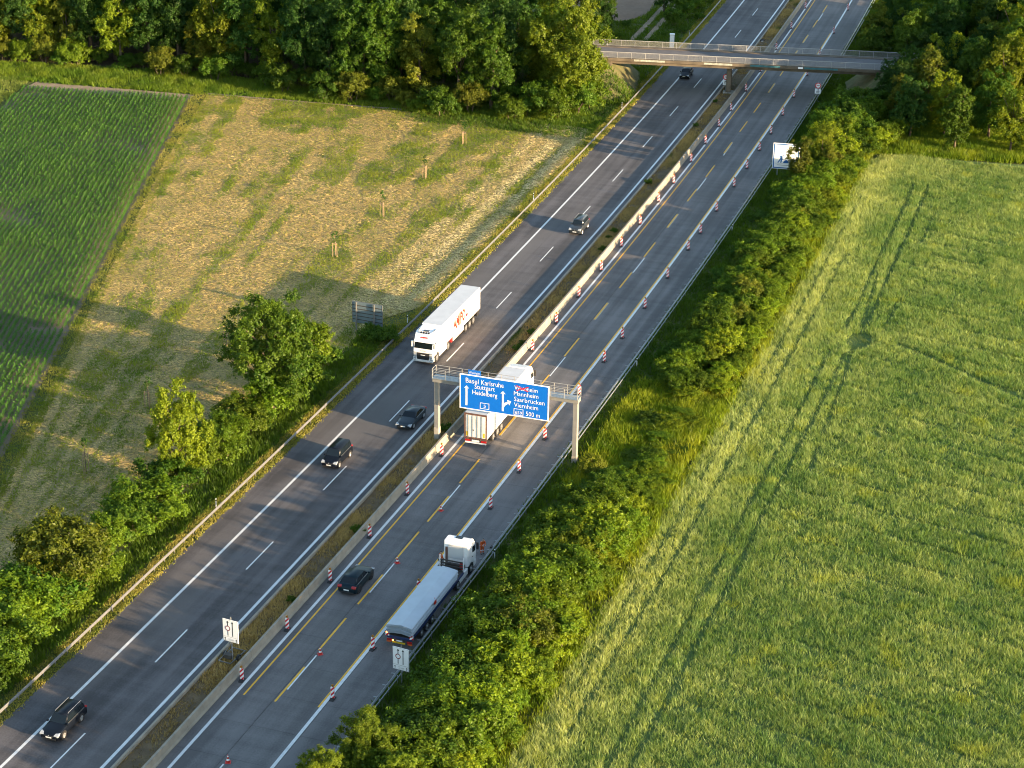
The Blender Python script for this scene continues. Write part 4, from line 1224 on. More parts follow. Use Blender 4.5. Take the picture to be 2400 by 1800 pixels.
flat('arrow', arrow(.076, .90, .32), M['sign_white'], board, BY - .012)
flat('arrow', arrow(.489, .91, .325), M['sign_white'], board, BY - .012)
cv = [(.489 + .011, .80), (.497, .72), (.515, .655), (.545, .615)]
ob = [(.500, .80), (.512, .745), (.530, .70), (.553, .665)]
br = []
inn = [(.489, .80), (.494, .72), (.510, .655), (.540, .615)]
for i in range(3): br.append([uv(*inn[i]), uv(*ob[i]), uv(*ob[i + 1]), uv(*inn[i + 1])])
br.append([uv(.535, .565), uv(.583, .585), uv(.562, .715)])
flat('branch_arrow', br, M['sign_white'], board, BY - .015)


def boxring(u0, u1, v0, v1, e=.006):
    ev = e * 2.2
    return [[uv(u0, v0), uv(u1, v0), uv(u1, v0 + ev), uv(u0, v0 + ev)], [uv(u0, v1 - ev), uv(u1, v1 - ev), uv(u1, v1), uv(u0, v1)],
            [uv(u0, v0 + ev), uv(u0 + e, v0 + ev), uv(u0 + e, v1 - ev), uv(u0, v1 - ev)], [uv(u1 - e, v0 + ev), uv(u1, v0 + ev), uv(u1, v1 - ev), uv(u1 - e, v1 - ev)]]


flat('route_number_box', boxring(.23, .335, .76, .935), M['sign_white'], board, BY - .012)
flat('route_number_box', boxring(.612, .72, .775, .965), M['sign_white'], board, BY - .012)
flat('cross_out_strip', [[uv(.638, .115), uv(.642, .09), uv(.775, .225), uv(.770, .25)]], M['sign_red'], board, BY - .02)
flat('cross_out_strip', [[uv(.638, .235), uv(.772, .09), uv(.777, .115), uv(.643, .26)]], M['sign_red'], board, BY - .024)
sp = MB().box(10.55, 11.95, -.95, -.90, 8.76, 9.28).build('small_plate', M['blue_sign'], g)
letters('lettering', 'Weinheim', 10.62, 11.88, 8.86, .27, M['sign_white'], sp, -.965)
MB().box(11.2, 11.3, -.89, -.84, 8.3, 9.2).build('plate_bracket', M['steel'], g)

# ================================================================== other signs
def lane_sign(name, label, s, o_, h0, trailer):
    t = thing(name, label, 'road sign', W(s, o_), TH(s) - PI / 2 - .10)
    wd, ht = 1.60, 2.25
    b = MB().box(-wd / 2, wd / 2, -.03, .03, h0, h0 + ht).build('board', M['sign_white'], t, bevel=.02)
    MB().box(-.05, .05, .035, .12, 0, h0 + ht + .12).build('pole', M['steel'], t)
    MB().cyl((.0, .08, h0 + ht + .18), .05, .14, n=10).build('top_knob', M['steelw'], t)
    def rect(a, b_, c, d): return [(a, c), (b_, c), (b_, d), (a, d)]
    Z = lambda q: h0 + q * ht
    flat('border', [rect(-.77, .77, Z(.012), Z(.024)), rect(-.77, .77, Z(.976), Z(.988)), rect(-.77, -.75, Z(.03), Z(.97)), rect(.75, .77, Z(.03), Z(.97)), rect(-.72, .72, Z(.215), Z(.228))], M['sign_grey'], b, -.036)
    for x in (-.27, .22):
        flat('arrow', [rect(x - .04, x + .04, Z(.27), Z(.86)), [(x - .13, Z(.85)), (x + .13, Z(.85)), (x, Z(.94))]], M['sign_black'], b, -.036)
    for x in (-.58, .58):
        flat('small_arrow', [rect(x - .025, x + .025, Z(.04), Z(.13)), [(x - .08, Z(.12)), (x + .08, Z(.12)), (x, Z(.185))]], M['sign_black'], b, -.036)
    ring = []
    cx, cz = -.27, Z(.60)
    for k in range(20):
        a0, a1 = 2 * PI * k / 20, 2 * PI * (k + 1) / 20
        ring.append([(cx + .26 * math.cos(a0), cz + .26 * math.sin(a0)), (cx + .26 * math.cos(a1), cz + .26 * math.sin(a1)), (cx + .18 * math.cos(a1), cz + .18 * math.sin(a1)), (cx + .18 * math.cos(a0), cz + .18 * math.sin(a0))])
    flat('disc', [[(cx + .19 * math.cos(2 * PI * k / 20), cz + .19 * math.sin(2 * PI * k / 20)) for k in range(20)]], M['sign_white'], b, -.040)
    flat('red_ring', ring, M['maroon'], b, -.043)
    letters('lettering', '2 km', -.24, .30, Z(.06), .24, M['sign_grey'], b, -.036)
    if trailer:
        for k, x in enumerate((-.62, .62)):
            MB().box(x - .04, x + .04, -1.2, 1.3, .30, .38).build('frame_beam', M['steelw'], t)
        MB().box(-.66, .66, -1.22, -1.14, .28, .36).box(-.66, .66, 1.2, 1.28, .28, .36).build('cross_beam', M['steelw'], t)
        for x in (-.70, .70):
            w_ = MB().cyl((x, 0, .32), .31, .18, axis='x', n=18).build('wheel', M['rubber'], t)
            MB().cyl((x - .0, 0, .32), .17, .20, axis='x', n=12).build('rim', M['alloy'], w_)
        MB().tube([(0, .1, h0), (-.55, -.7, .4)], .03).tube([(0, .1, h0), (.55, -.7, .4)], .03).tube([(-.2, .1, h0 - .1), (-.45, .1, .9), (-.30, 0, .4)], .03).build('stay', M['steelw'], t)
        MB().box(-.35, .35, -.75, -.2, .40, .80).build('battery_box', M['chassis'], t, bevel=.03)
    return t


lane_sign('lane_sign', 'white lane sign with two arrows on a small trailer frame in the median', -3.1, 6.1, 1.75, True)
lane_sign('lane_sign', 'white lane sign with two arrows at the right guardrail behind the parked lorry', -1.5, 21.7, 1.35, False)


def no_pass(label, s, o_, h0=1.35):
    t = thing('no_overtaking_sign', label, 'road sign', W(s, o_), TH(s) - PI / 2)
    MB().tube([(0, .05, 0), (0, .05, h0 + 2.1)], .045, 8).build('pole', M['steel'], t)
    MB().box(-.35, .35, -.06, .1, 0, .06).build('foot', M['steel'], t)
    pl = MB().box(-.5, .5, -.02, .02, h0, h0 + .85).build('plate', M['sign_white'], t, bevel=.015)
    flat('lorry_symbol', [[(-.22, h0 + .58), (.22, h0 + .58), (.22, h0 + .66), (.16, h0 + .68), (.10, h0 + .78), (-.02, h0 + .78), (-.06, h0 + .68), (-.22, h0 + .66)]], M['sign_black'], pl, -.026)
    flat('text_bar', [[(-.28, h0 + .36), (.28, h0 + .36), (.28, h0 + .44), (-.28, h0 + .44)]], M['sign_black'], pl, -.026)
    flat('text_bar', [[(-.26, h0 + .14), (.26, h0 + .14), (.26, h0 + .26), (-.26, h0 + .26)]], M['sign_grey'], pl, -.026)
    cz = h0 + 1.40
    d = MB().cyl((0, 0, cz), .50, .04, axis='y', n=28).build('disc', M['sign_white'], t)
    ring = []
    for k in range(28):
        a0, a1 = 2 * PI * k / 28, 2 * PI * (k + 1) / 28
        ring.append([(r * math.cos(a), cz + r * math.sin(a)) for r, a in ((.50, a0), (.50, a1), (.36, a1), (.36, a0))])
    flat('red_ring', ring, M['sign_red'], d, -.025)
    for x, m in ((-.14, 'sign_red'), (.13, 'sign_black')):
        flat('car_symbol', [[(x - .11, cz - .06), (x + .11, cz - .06), (x + .11, cz + .02), (x + .06, cz + .09), (x - .06, cz + .09), (x - .11, cz + .02)]], M[m], d, -.025)
    return t


no_pass('round red-ringed no-overtaking sign with white plate in front of the bridge pier', 190.6, 5.75)
no_pass('round red-ringed no-overtaking sign with white plate at the right guardrail below the bridge', 190.6, 21.5)

# grey back of a large sign on the left verge
t = thing('road_sign', 'grey back of a large road sign on two legs on the left verge', 'road sign', W(71.3, -12.3), TH(71) - PI / 2 - .06)
for i in range(6):
    MB().box(-2.02, 2.02, .0, .035, .95 + i * .46, .95 + i * .46 + .45).build('panel', M['sign_back'], t)
    if i: MB().box(-2.0, 2.0, -.05, -.002, .95 + i * .46 - .05, .95 + i * .46 + .03).build('rib', M['chassis'], t)
for x in (-1.45, .95):
    MB().box(x - .06, x + .06, -.18, -.055, -.1, 3.7).build('leg', M['steelw'], t)
    MB().tube([(x + .1, -.9, 0), (x + .1, -.14, 2.6)], .035).build('strut', M['steelw'], t)
MB().box(-2.06, -2.022, -.02, .05, .93, 3.73).box(2.022, 2.06, -.02, .05, .93, 3.73).box(-2.06, 2.06, -.02, .05, 3.712, 3.75).build('edge_frame', M['steelw'], t)

# white and blue construction sign, half behind the tree
t = thing('construction_sign', 'large white sign with blue border and digging man symbol, half hidden by an olive tree', 'road sign', W(148.6, 23.9), TH(148) - PI / 2 + .10)
b = MB().box(-2.0, 2.0, -.03, .03, 1.3, 5.3).build('board', M['sign_white'], t, bevel=.02)
def R4(a, b_, c, d): return [(a, c), (b_, c), (b_, d), (a, d)]
flat('border', [R4(-1.9, 1.9, 1.40, 1.56), R4(-1.9, 1.9, 5.04, 5.2), R4(-1.9, -1.74, 1.56, 5.04), R4(1.74, 1.9, 1.56, 5.04)], M['deepblue'], b, -.036)
flat('digging_man', [[(-1.25, 2.25), (-1.08, 2.25), (-.62, 3.0), (-.80, 3.08)], [(-.82, 2.25), (-.66, 2.25), (-.50, 3.0), (-.72, 3.0)], [(-.78, 2.95), (-.48, 2.95), (-.55, 3.38), (-.95, 3.28)], [(-.55, 3.40), (-.36, 3.36), (-.34, 3.52), (-.50, 3.56)], [(-.98, 3.25), (-.90, 3.33), (-.40, 2.75), (-.46, 2.68)]], M['deepblue'], b, -.036)
flat('sand_heap', [[(-.45, 2.25), (.55, 2.25), (.30, 2.60), (.05, 2.78), (-.2, 2.6)]], M['deepblue'], b, -.036)
flat('rule', [R4(-1.7, 1.7, 2.12, 2.16), R4(-1.3, 1.2, 1.86, 1.95)], M['sign_grey'], b, -.036)
letters('lettering', 'Wir bauen', -1.1, 1.2, 3.75, .34, M['deepblue'], b, -.036)
for x in (-1.2, 1.2):
    MB().box(x - .07, x + .07, .035, .17, -.1, 5.2).build('leg', M['steel'], t)

# staked saplings on the meadow
sap_r = random.Random(4)
def make_sapling(seed):
    t = thing('staked_sapling', 'x', 'tree')
    rg = np.random.default_rng(seed)
    for k in range(3):
        a = 2 * PI * k / 3 + .5
        MB().tube([(.34 * math.cos(a), .34 * math.sin(a), -.1), (.32 * math.cos(a), .32 * math.sin(a), 2.05)], .045, 6).build('stake', M['wood'], t)
    tie = MB()
    for k in range(3):
        a0, a1 = 2 * PI * k / 3 + .5, 2 * PI * (k + 1) / 3 + .5
        tie.tube([(.33 * math.cos(a0), .33 * math.sin(a0), 1.88), (.33 * math.cos(a1), .33 * math.sin(a1), 1.88)], .04, 5)
    tie.build('crossbar', M['wood'], t)
    MB().tube([(0, 0, -.05), (.02, .01, 1.6), (.05, -.02, 2.6), (.02, .03, 3.3)], [.035, .03, .02, .008], 6).build('trunk', M['bark'], t)
    v, c, P, Rr = crown_geo(rg, 3.9, .55, 2.3, 9, 150, .20, *DARK, lobe=(.3, .5), top=.6)
    put('crown', np_mesh('crown', v, np.arange(len(v)).reshape(-1, 4), M['leaf_shrub'], col=c), t)
    return t


for i, (s, o_) in enumerate(((25, -24.98), (41.9, -26.77), (61, -26.36), (94.03, -26.3), (111.63, -26.46), (129.58, -26.66), (147.75, -26.79))):
    o = make_sapling(90 + i)
    o.location = W(s, o_); o.rotation_euler.z = sap_r.uniform(0, 6)
    o.scale = (1, 1, 1 if i != 0 else 1.1)
    tag(o, f'young sapling tied to three wooden stakes on the meadow, {nth(i)} of the row', 'tree', 'staked saplings on the meadow')

# ================================================================== bridge over the motorway
nl, nr_ = W(185.39, -14.68, 5.6), W(193.25, 31.83, 5.6)
fl, fr_ = W(193.69, -16.75, 5.6), W(201.21, 31.33, 5.6)
bx = (nr_ - nl).normalized(); by = Vector((-bx.y, bx.x, 0))
BWD = ((fl - nl).dot(by) + (fr_ - nr_).dot(by)) / 2
BLN = (nr_ - nl).length
br = thing('road_bridge', 'grey concrete road bridge with white railings over both carriageways', 'bridge', nl, math.atan2(bx.y, bx.x))
E0, E1 = -12.0, BLN + 10
MB().box(E0, E1, .50, BWD - .50, -.62, -.12).build('deck', M['bridge'], br)
MB().box(E0, E1, .95, BWD - .95, -.118, -.06).build('roadway', M['bridge_road'], br)
for y0, y1 in ((-.15, .94), (BWD - .94, BWD + .15)):
    MB().prism([(y0, -.45), (y1, -.45), (y1, .04), (y0, .04)], E0, E1, 'x').build('edge_beam', M['bridge'], br, bevel=.02)
for y0, y1 in ((.55, 1.4), (BWD - 1.4, BWD - .55)):
    MB().box(1.6, BLN - 1.2, y0, y1, -1.05, -.622).build('girder', M['bridge'], br)
for side, yr in ((0, .12), (1, BWD - .12)):
    rl = MB().box(E0, E1, yr - .035, yr + .035, 1.02, 1.09).box(E0, E1, yr - .02, yr + .02, .13, .17).build('railing', M['rail_paint'], br)
    pm = MB().box(-.04, .04, yr - .034, yr + .034, .042, 1.018).mesh('railing_post', M['rail_paint'])
    vb = MB()
    for k in range(19): vb.box(.12 * k + .105, .12 * k + .135, yr - .011, yr + .011, .172, 1.018)
    vm = vb.mesh('baluster_panel', M['rail_paint'])
    k = 0; x = E0 + .1
    while x < E1:
        p = put('railing_post', pm, rl); p.location.x = x
        q = put('baluster_panel', vm, rl); q.location.x = x + .03
        x += 2.40
pc = ground_at(1707, 213)
px_ = (Vector((pc[0], pc[1], 0)) - nl).dot(bx)
MB().box(px_ - .40, px_ + .40, 1.2, 2.2, -5.75, -1.052).build('pier', M['bridge'], br, bevel=.08)
MB().box(px_ - .40, px_ + .40, BWD - 2.2, BWD - 1.2, -5.75, -1.052).build('pier', M['bridge'], br, bevel=.08)
MB().box(px_ - .9, px_ + .9, .9, 2.6, -5.75, -5.35).build('pier_foot', M['concrete'], br)
for x0, x1 in ((-.6, 1.6), (BLN - 1.2, BLN + 1.4)):
    MB().box(x0, x1, .2, BWD - .2, -3.4, -.625).build('abutment', M['bridge'], br)
for x0, x1, m in ((7.4, 12.6, 'pale_spray'), (19.2, 24.0, 'pale_spray'), (27.0, 32.0, 'teal'), (35.0, 35.8, 'sign_white'), (36.0, 41.6, 'teal')):
    MB().box(x0 - 2.0, x1 - 2.0, -.175, -.152, -.34, -.02).build('painted_panel', M[m], br)
# ramps of earth on both sides
def ramp(name, xa, xb, top, foot, mat):
    """berm under the bridge end: crest at xa..xb of the bridge axis, slopes down to foot"""
    y0, y1 = -1.2, BWD + 1.2; h = 5.5
    sl = 8.0
    d = 1 if foot > xa else -1
    loc = [(xa, y0, -.4), (xb, y0, -.4), (xb, y1, -.4), (xa, y1, -.4), (foot, y0 - 2.0, -5.7), (xb, y0 - sl, -5.7), (xb, y1 + sl, -5.7), (foot, y1 + 2.0, -5.7), (xa - d * 1.0, y0 - sl, -5.7), (xa - d * 1.0, y1 + sl, -5.7)]
    M4 = Matrix.Translation(nl) @ Matrix.Rotation(math.atan2(bx.y, bx.x), 4, 'Z')
    v = [M4 @ Vector(p) for p in loc]
    f = [(0, 1, 2, 3), (0, 3, 7, 4), (0, 4, 8), (0, 8, 5, 1), (3, 2, 6, 9), (3, 9, 7)]
    me = bpy.data.meshes.new(name); me.from_pydata(v, [], f)
    bm = bmesh.new(); bm.from_mesh(me); bmesh.ops.recalc_face_normals(bm, faces=bm.faces)
    bmesh.ops.subdivide_edges(bm, edges=bm.edges[:], cuts=5, use_grid_fill=True)
    for vv in bm.verts:
        q = vnoise(vv.co.x, vv.co.y, 2.5, 91) - .5
        vv.co.z += .25 * float(q)
    bm.to_mesh(me); bm.free()
    me.materials.append(mat)
    o = put(name, me); o['kind'] = 'structure'
    return o


M['slope'] = earth('bridge_slope', (.08, .08, .035), (.13, .11, .055), (.05, .085, .02), .5, fine=3)
ramp('left_bridge_slope', .2, -45, 0, 6.0, M['slope'])
ramp('right_bridge_slope', BLN - .2, BLN + 45, 0, BLN - 6.0, M['slope'])
def slope_grass(rng):
    n = 9000
    X = rng.uniform(-40, 6, n); Y = rng.uniform(-9, BWD + 9, n)
    # height of the berm surface at (X, Y)
    front = np.clip((X - .2) / 5.8, 0, 1); side = np.clip(np.maximum(-1.2 - Y, Y - BWD - 1.2) / 8.0, 0, 1)
    z = 5.2 * (1 - np.maximum(front, side)) - .08
    k = ~((Y > -.6) & (Y < BWD + .6) & (X < 1)) & ~((X > .5) & (Y > -1.5 + 1.5 * vnoise(X, Y, 1.5, 92)))
    return X[k], Y[k], z[k]
X, Y, Z = slope_grass(rng)
wx = nl.x + bx.x * X + by.x * Y; wy = nl.y + bx.y * X + by.y * Y
tag(blades('slope_grass', wx, wy, .35 + .5 * vnoise(wx, wy, 2, 93), .11, .7, lush(wx, wy, wx, wy), M['blade'], rng, k=5, z0=Z, spread=.2), 'green grass on the bridge slope', 'grass')
x, y = ground_at(1574, 117)
t = thing('utility_cabinet', 'tall pale grey cabinet standing behind the far bridge railing', 'cabinet', (x, y, 0), TH(215) - PI / 2 + .2)
MB().box(-.42, .42, -.3, .3, 0, 2.9).build('casing', M['dirty_white'], t, bevel=.03)
MB().box(-.46, .46, -.34, .34, 2.902, 3.0).build('cap', M['white'], t, bevel=.02)
MB().box(-.38, .38, -.325, -.304, .2, 2.7).build('door', M['white'], t)
x, y = ground_at(1787, 97)
t = thing('road_debris', 'small dark lump with a pale edge lying on the median beyond the bridge', 'debris', (x, y, .06), .3)
MB().tube([(-.45, 0, .1), (-.2, .05, .22), (.2, 0, .2), (.5, .06, .08)], [.05, .2, .18, .05], 7).build('sack', M['chassis'], t, smooth=True)
MB().box(-.4, .1, -.25, -.16, 0, .12).build('pale_board', M['dirty_white'], t)
# ================================================================== cars
def loft_mesh(name, rings, mat, mats=None, smooth=True):
    """rings of equal length (half outlines, y >= 0, from sill to centre line); mirrored and capped"""
    k = len(rings[0]); n = len(rings)
    v = []; f = []
    full = []
    for r in rings:
        ring = list(r) + [(x, -y, z) for x, y, z in reversed(r[:-1])]
        full.append(ring)
    m = len(full[0])
    for r in full: v += r
    for i in range(n - 1):
        for j in range(m - 1):
            f.append((i * m + j, i * m + j + 1, (i + 1) * m + j + 1, (i + 1) * m + j))
        f.append((i * m + m - 1, i * m, (i + 1) * m, (i + 1) * m + m - 1))
    f.append(tuple(range(m))); f.append(tuple(range((n - 1) * m, n * m)))
    me = bpy.data.meshes.new(name); me.from_pydata(v, [], f)
    bm = bmesh.new(); bm.from_mesh(me); bmesh.ops.recalc_face_normals(bm, faces=bm.faces)
    for q in bm.faces: q.smooth = smooth
    for e in bm.edges:
        if e.is_manifold and e.calc_face_angle(0) > .75: e.smooth = False
    bm.to_mesh(me); bm.free(); me.materials.append(mat)
    return me


def wheel(parent, x, y, r, w, side, rim='alloy', tw=.22):
    t = MB().cyl((0, 0, 0), r, tw, axis='y', n=22).build('wheel', M['rubber'], parent, bevel=.03)
    t.location = (x, y, r)
    rm = MB().cyl((0, side * (tw / 2 - .03), 0), r * .70, .08, axis='y', n=20)
    for k in range(5):
        a = 2 * PI * k / 5
        rm.tube([(0, side * (tw / 2 + .012), 0), (math.cos(a) * r * .64, side * (tw / 2 + .012), math.sin(a) * r * .64)], [.05, .035], 4)
    rm.build('rim', M[rim], t)
    return t


def make_car(name, label, L, Wd, H, hood, belt, wb, front, cab, tail, mat, rear_z=None, rails=False, rim='alloy', wr=.34, lights_on=False, cladding=False):
    """x forward, origin on the ground under the middle; cab = x of (screen base, roof front, roof rear, rear screen base)"""
    t = thing(name, label, 'car')
    hw = Wd / 2; xf, xr = L / 2, -L / 2
    ca, cb, cc, cd = cab
    rz = rear_z or belt
    st = [(xf, .42, .62, .70), (xf - .06, .30, hood - .16, .86), (xf - .30, .24, hood - .05, .95), (xf - .75, .22, hood + .02, 1.0), (ca + .10, .22, belt - .04, 1.0), (ca - .25, .22, belt, 1.0),
          ((ca + cd) / 2, .22, belt + .02, 1.0), (cd + .15, .22, belt + .03, 1.0), (min(cd, xr + .45) if cd < xr + .45 else cd - .2, .24, (rz + belt) / 2 + .02, .985), (xr + .22, .26, rz, .95), (xr + .05, .32, rz - .12, .88), (xr, .45, rz - .26, .80)]
    st = sorted(st, key=lambda q: -q[0])
    rings = []
    for x, zl, zt, wf in st:
        w = hw * wf
        zm = zl + (zt - zl) * .52
        rings.append([(x, w * .90, zl), (x, w * .985, zl + .10), (x, w, zm), (x, w * .975, zt - .13 * (zt - zl)), (x, w * .90, zt - .01), (x, w * .60, zt + .025), (x, 0, zt + .04)])
    body = put('body', loft_mesh('body', rings, M[mat]), t)
    # greenhouse
    bw, rw = hw * .90, hw * .72
    zb, zr = belt - .06, H
    def gh(x, w, z, crown): return [(x, w, z), (x, w * .96, z + crown * .4), (x, w * .70, z + crown * .9), (x, 0, z + crown)]
    base = [(ca, zb), (cb, zr - .05), (cb - .12, zr - .015), ((cb + cc) / 2, zr), (cc + .1, zr - .015), (cc, zr - .05), (cd, zb)]
    # cabin as a prism-like shell: outline in side view, inset towards the roof
    ring_b = [(x, z) for x, z in base]
    v = []; f = []
    def wz(z): return bw + (rw - bw) * max(0, (z - zb) / (zr - zb))
    for sgn in (1, -1):
        for x, z in ring_b: v.append((x, sgn * wz(z), z))
    n = len(ring_b)
    f.append(tuple(range(n))); f.append(tuple(range(2 * n - 1, n - 1, -1)))
    for i in range(n):
        j = (i + 1) % n
        f.append((i, j, n + j, n + i))
    me = bpy.data.meshes.new('cabin'); me.from_pydata(v, [], f)
    bm = bmesh.new(); bm.from_mesh(me); bmesh.ops.recalc_face_normals(bm, faces=bm.faces)
    bmesh.ops.bevel(bm, geom=[e for e in bm.edges if e.calc_face_angle(0) > .35], offset=.05, segments=2, affect='EDGES', clamp_overlap=True)
    for q in bm.faces: q.smooth = True
    bm.to_mesh(me); bm.free(); me.materials.append(M[mat])
    put('roof', me, t)
    # glazing: panels 8 mm proud of the shell
    def pt(x, z, sgn, off=.008, inset=0): return (x, sgn * (wz(z) - inset + off), z)
    za, zt_ = zb + .10, zr - .10
    def xs_front(z): return ca + (cb - ca) * (z - zb) / (zr - .05 - zb)
    def xs_rear(z): return cd + (cc - cd) * (z - zb) / (zr - .05 - zb)
    g = M['glass']
    nf = Vector((zr - .05 - zb, 0, -(cb - ca))).normalized() * .010
    nrr = Vector((-(zr - .05 - zb), 0, (cc - cd))).normalized() * .010
    def across(xfun, off, inset, z0, z1):
        q = []
        for z, sg in ((z0, -1), (z0, 1), (z1, 1), (z1, -1)):
            q.append((xfun(z) + off.x, sg * (wz(z) - inset), z + off.z))
        return q
    MB().quad(*across(xs_front, nf, .07, zb + .07, zr - .10)).build('windscreen', g, t)
    MB().quad(*across(xs_rear, nrr, .09, zb + .10, zr - .11)).build('rear_window', g, t)
    nwin = 3 if cd < xr + .5 and H > 1.55 else 2
    for sg in (1, -1):
        lo0, lo1 = xs_rear(za) + .12, xs_front(za) - .16
        hi0, hi1 = xs_rear(zt_) + .12, xs_front(zt_) - .10
        cuts = {2: (0, .46, 1), 3: (0, .24, .60, 1)}[nwin]
        for i in range(nwin):
            a, b = cuts[i] + (.012 if i else 0), cuts[i + 1] - (.012 if i < nwin - 1 else 0)
            q = [pt(lo0 + (lo1 - lo0) * a, za, sg), pt(lo0 + (lo1 - lo0) * b, za, sg), pt(hi0 + (hi1 - hi0) * b, zt_, sg), pt(hi0 + (hi1 - hi0) * a, zt_, sg)]
            MB().quad(*q).build('side_window', g, t)
        # arches, wheels
        for x in (wb / 2 + front, -wb / 2 + front):
            MB().cyl((x, sg * (hw - .12), wr + .02), wr + .07, .25, axis='y', n=22).build('wheel_arch', M['black'], t)
            wheel(t, x, sg * (hw - .105), wr, .22, sg, rim)
        MB().prism([(ca - .02, belt - .02), (ca - .02, belt + .12), (ca - .20, belt + .13), (ca - .22, belt)], sg * (bw + .02), sg * (bw + .21)).build('mirror', M[mat], t, bevel=.03)
        # lights
        hz = hood - .16
        MB().prism([(xf - .045, hz - .13), (xf - .03, hz + .01), (xf - .28, hz + .12), (xf - .50, hz + .115), (xf - .30, hz - .06)], sg * hw * .50, sg * hw * .955).build('headlight', M['lamp_w'], t, bevel=.02)
        MB().prism([(xr + .03, rz - .24), (xr + .012, rz - .06), (xr + .16, rz + .03), (xr + .30, rz - .02), (xr + .20, rz - .18)], sg * hw * .52, sg * hw * .955).build('tail_light', M['lamp_r'], t, bevel=.02)
        MB().prism([(cd + .3, belt + .005), (ca - .3, belt + .005), (ca - .3, belt + .03), (cd + .3, belt + .03)], sg * (hw * .93), sg * (hw * .945)).build('chrome_strip', M['alloy'], t)
        if rails:
            MB().tube([(cc + .05, sg * (rw - .06), zr + .02), (cc + .15, sg * (rw - .06), zr + .07), (cb - .25, sg * (rw - .06), zr + .07), (cb - .15, sg * (rw - .06), zr + .02)], .022, 5).build('roof_rail', M['alloy'], t)
    MB().box(xf - .08, xf + .012, -hw * .42, hw * .42, hood - .32, hood - .19).build('grille', M['black'], t, bevel=.02)
    MB().box(xf - .08, xf + .006, -hw * .70, hw * .70, .32, .44).build('lower_grille', M['black'], t, bevel=.02)
    MB().box(xf + .014, xf + .03, -.26, .26, .46, .57).build('number_plate', M['plate'], t)
    MB().box(xr - .03, xr - .006, -.26, .26, rz - .44, rz - .32).build('number_plate', M['plate'], t)
    MB().prism([(xr - .012, .30), (xr + .2, .24), (xr + .2, .46), (xr - .012, .46)], -hw * .74, hw * .74).build('rear_bumper', M['black' if mat != 'carsilver' else mat], t, bevel=.03)
    MB().cyl((xf - .02, 0, hood - .20), .055, .06, axis='x', n=12).build('badge', M['alloy'], t)
    return t


def drive(o, s, o_, towards):
    o.location = W(s, o_, .006)
    o.rotation_euler.z = TH(s) + (PI if towards else 0)


drive(make_car('people_carrier', 'black people carrier driving over the left edge line in the lower left corner', 4.75, 1.84, 1.60, .86, 1.00, 2.79, .05, (.98, .30, -2.02, -2.26), 0, 'carblack', rear_z=1.06, rails=True), -17.9, -2.08, True)
drive(make_car('minivan', 'black minivan in the slow lane behind the dark grey saloon', 4.45, 1.84, 1.82, .92, 1.08, 2.80, .02, (1.18, .62, -1.98, -2.14), 0, 'carblack', rear_z=1.12), 36.8, -1.42, True)
drive(make_car('saloon_car', 'dark grey saloon car in the fast lane beside the left gantry post', 4.95, 1.90, 1.42, .76, .92, 3.0, .08, (.92, .12, -1.05, -1.90), 0, 'cargrey', rear_z=.96), 48.75, 2.32, True)
drive(make_car('estate_car', 'older grey off-road estate car driving alone up the left carriageway', 4.55, 1.80, 1.74, .96, 1.10, 2.74, .02, (.82, .46, -1.96, -2.14), 0, 'carsilver', rear_z=1.12, rails=True, wr=.37), 115.6, 1.38, True)
drive(make_car('hatchback', 'small black hatchback just below the bridge', 4.05, 1.72, 1.47, .78, .95, 2.55, .03, (.86, .20, -1.42, -1.82), 0, 'carblack', rear_z=1.0, wr=.31), 198.5, -2.82, True)
drive(make_car('sports_utility_car', 'dark petrol-blue car driving away beside the concrete barrier', 4.75, 1.94, 1.62, .92, 1.06, 2.85, .02, (.92, .22, -1.30, -2.10), 0, 'carblue', rear_z=1.02, wr=.38, rim='black'), 13.1, 11.05, False)


# ================================================================== lorries
def truck_wheel(t, x, y, sg, r=.52, wd=.32, rim='alloy'):
    w = MB().cyl((0, 0, 0), r, wd, axis='y', n=24).build('wheel', M['rubber'], t, bevel=.04)
    w.location = (x, y, r)
    h = MB(); h.cyl((0, sg * (wd / 2 - .02), 0), r * .62, .06, axis='y', n=20); h.cyl((0, sg * (wd / 2 + .02), 0), .13, .12, axis='y', n=12)
    h.build('rim', M[rim], w)


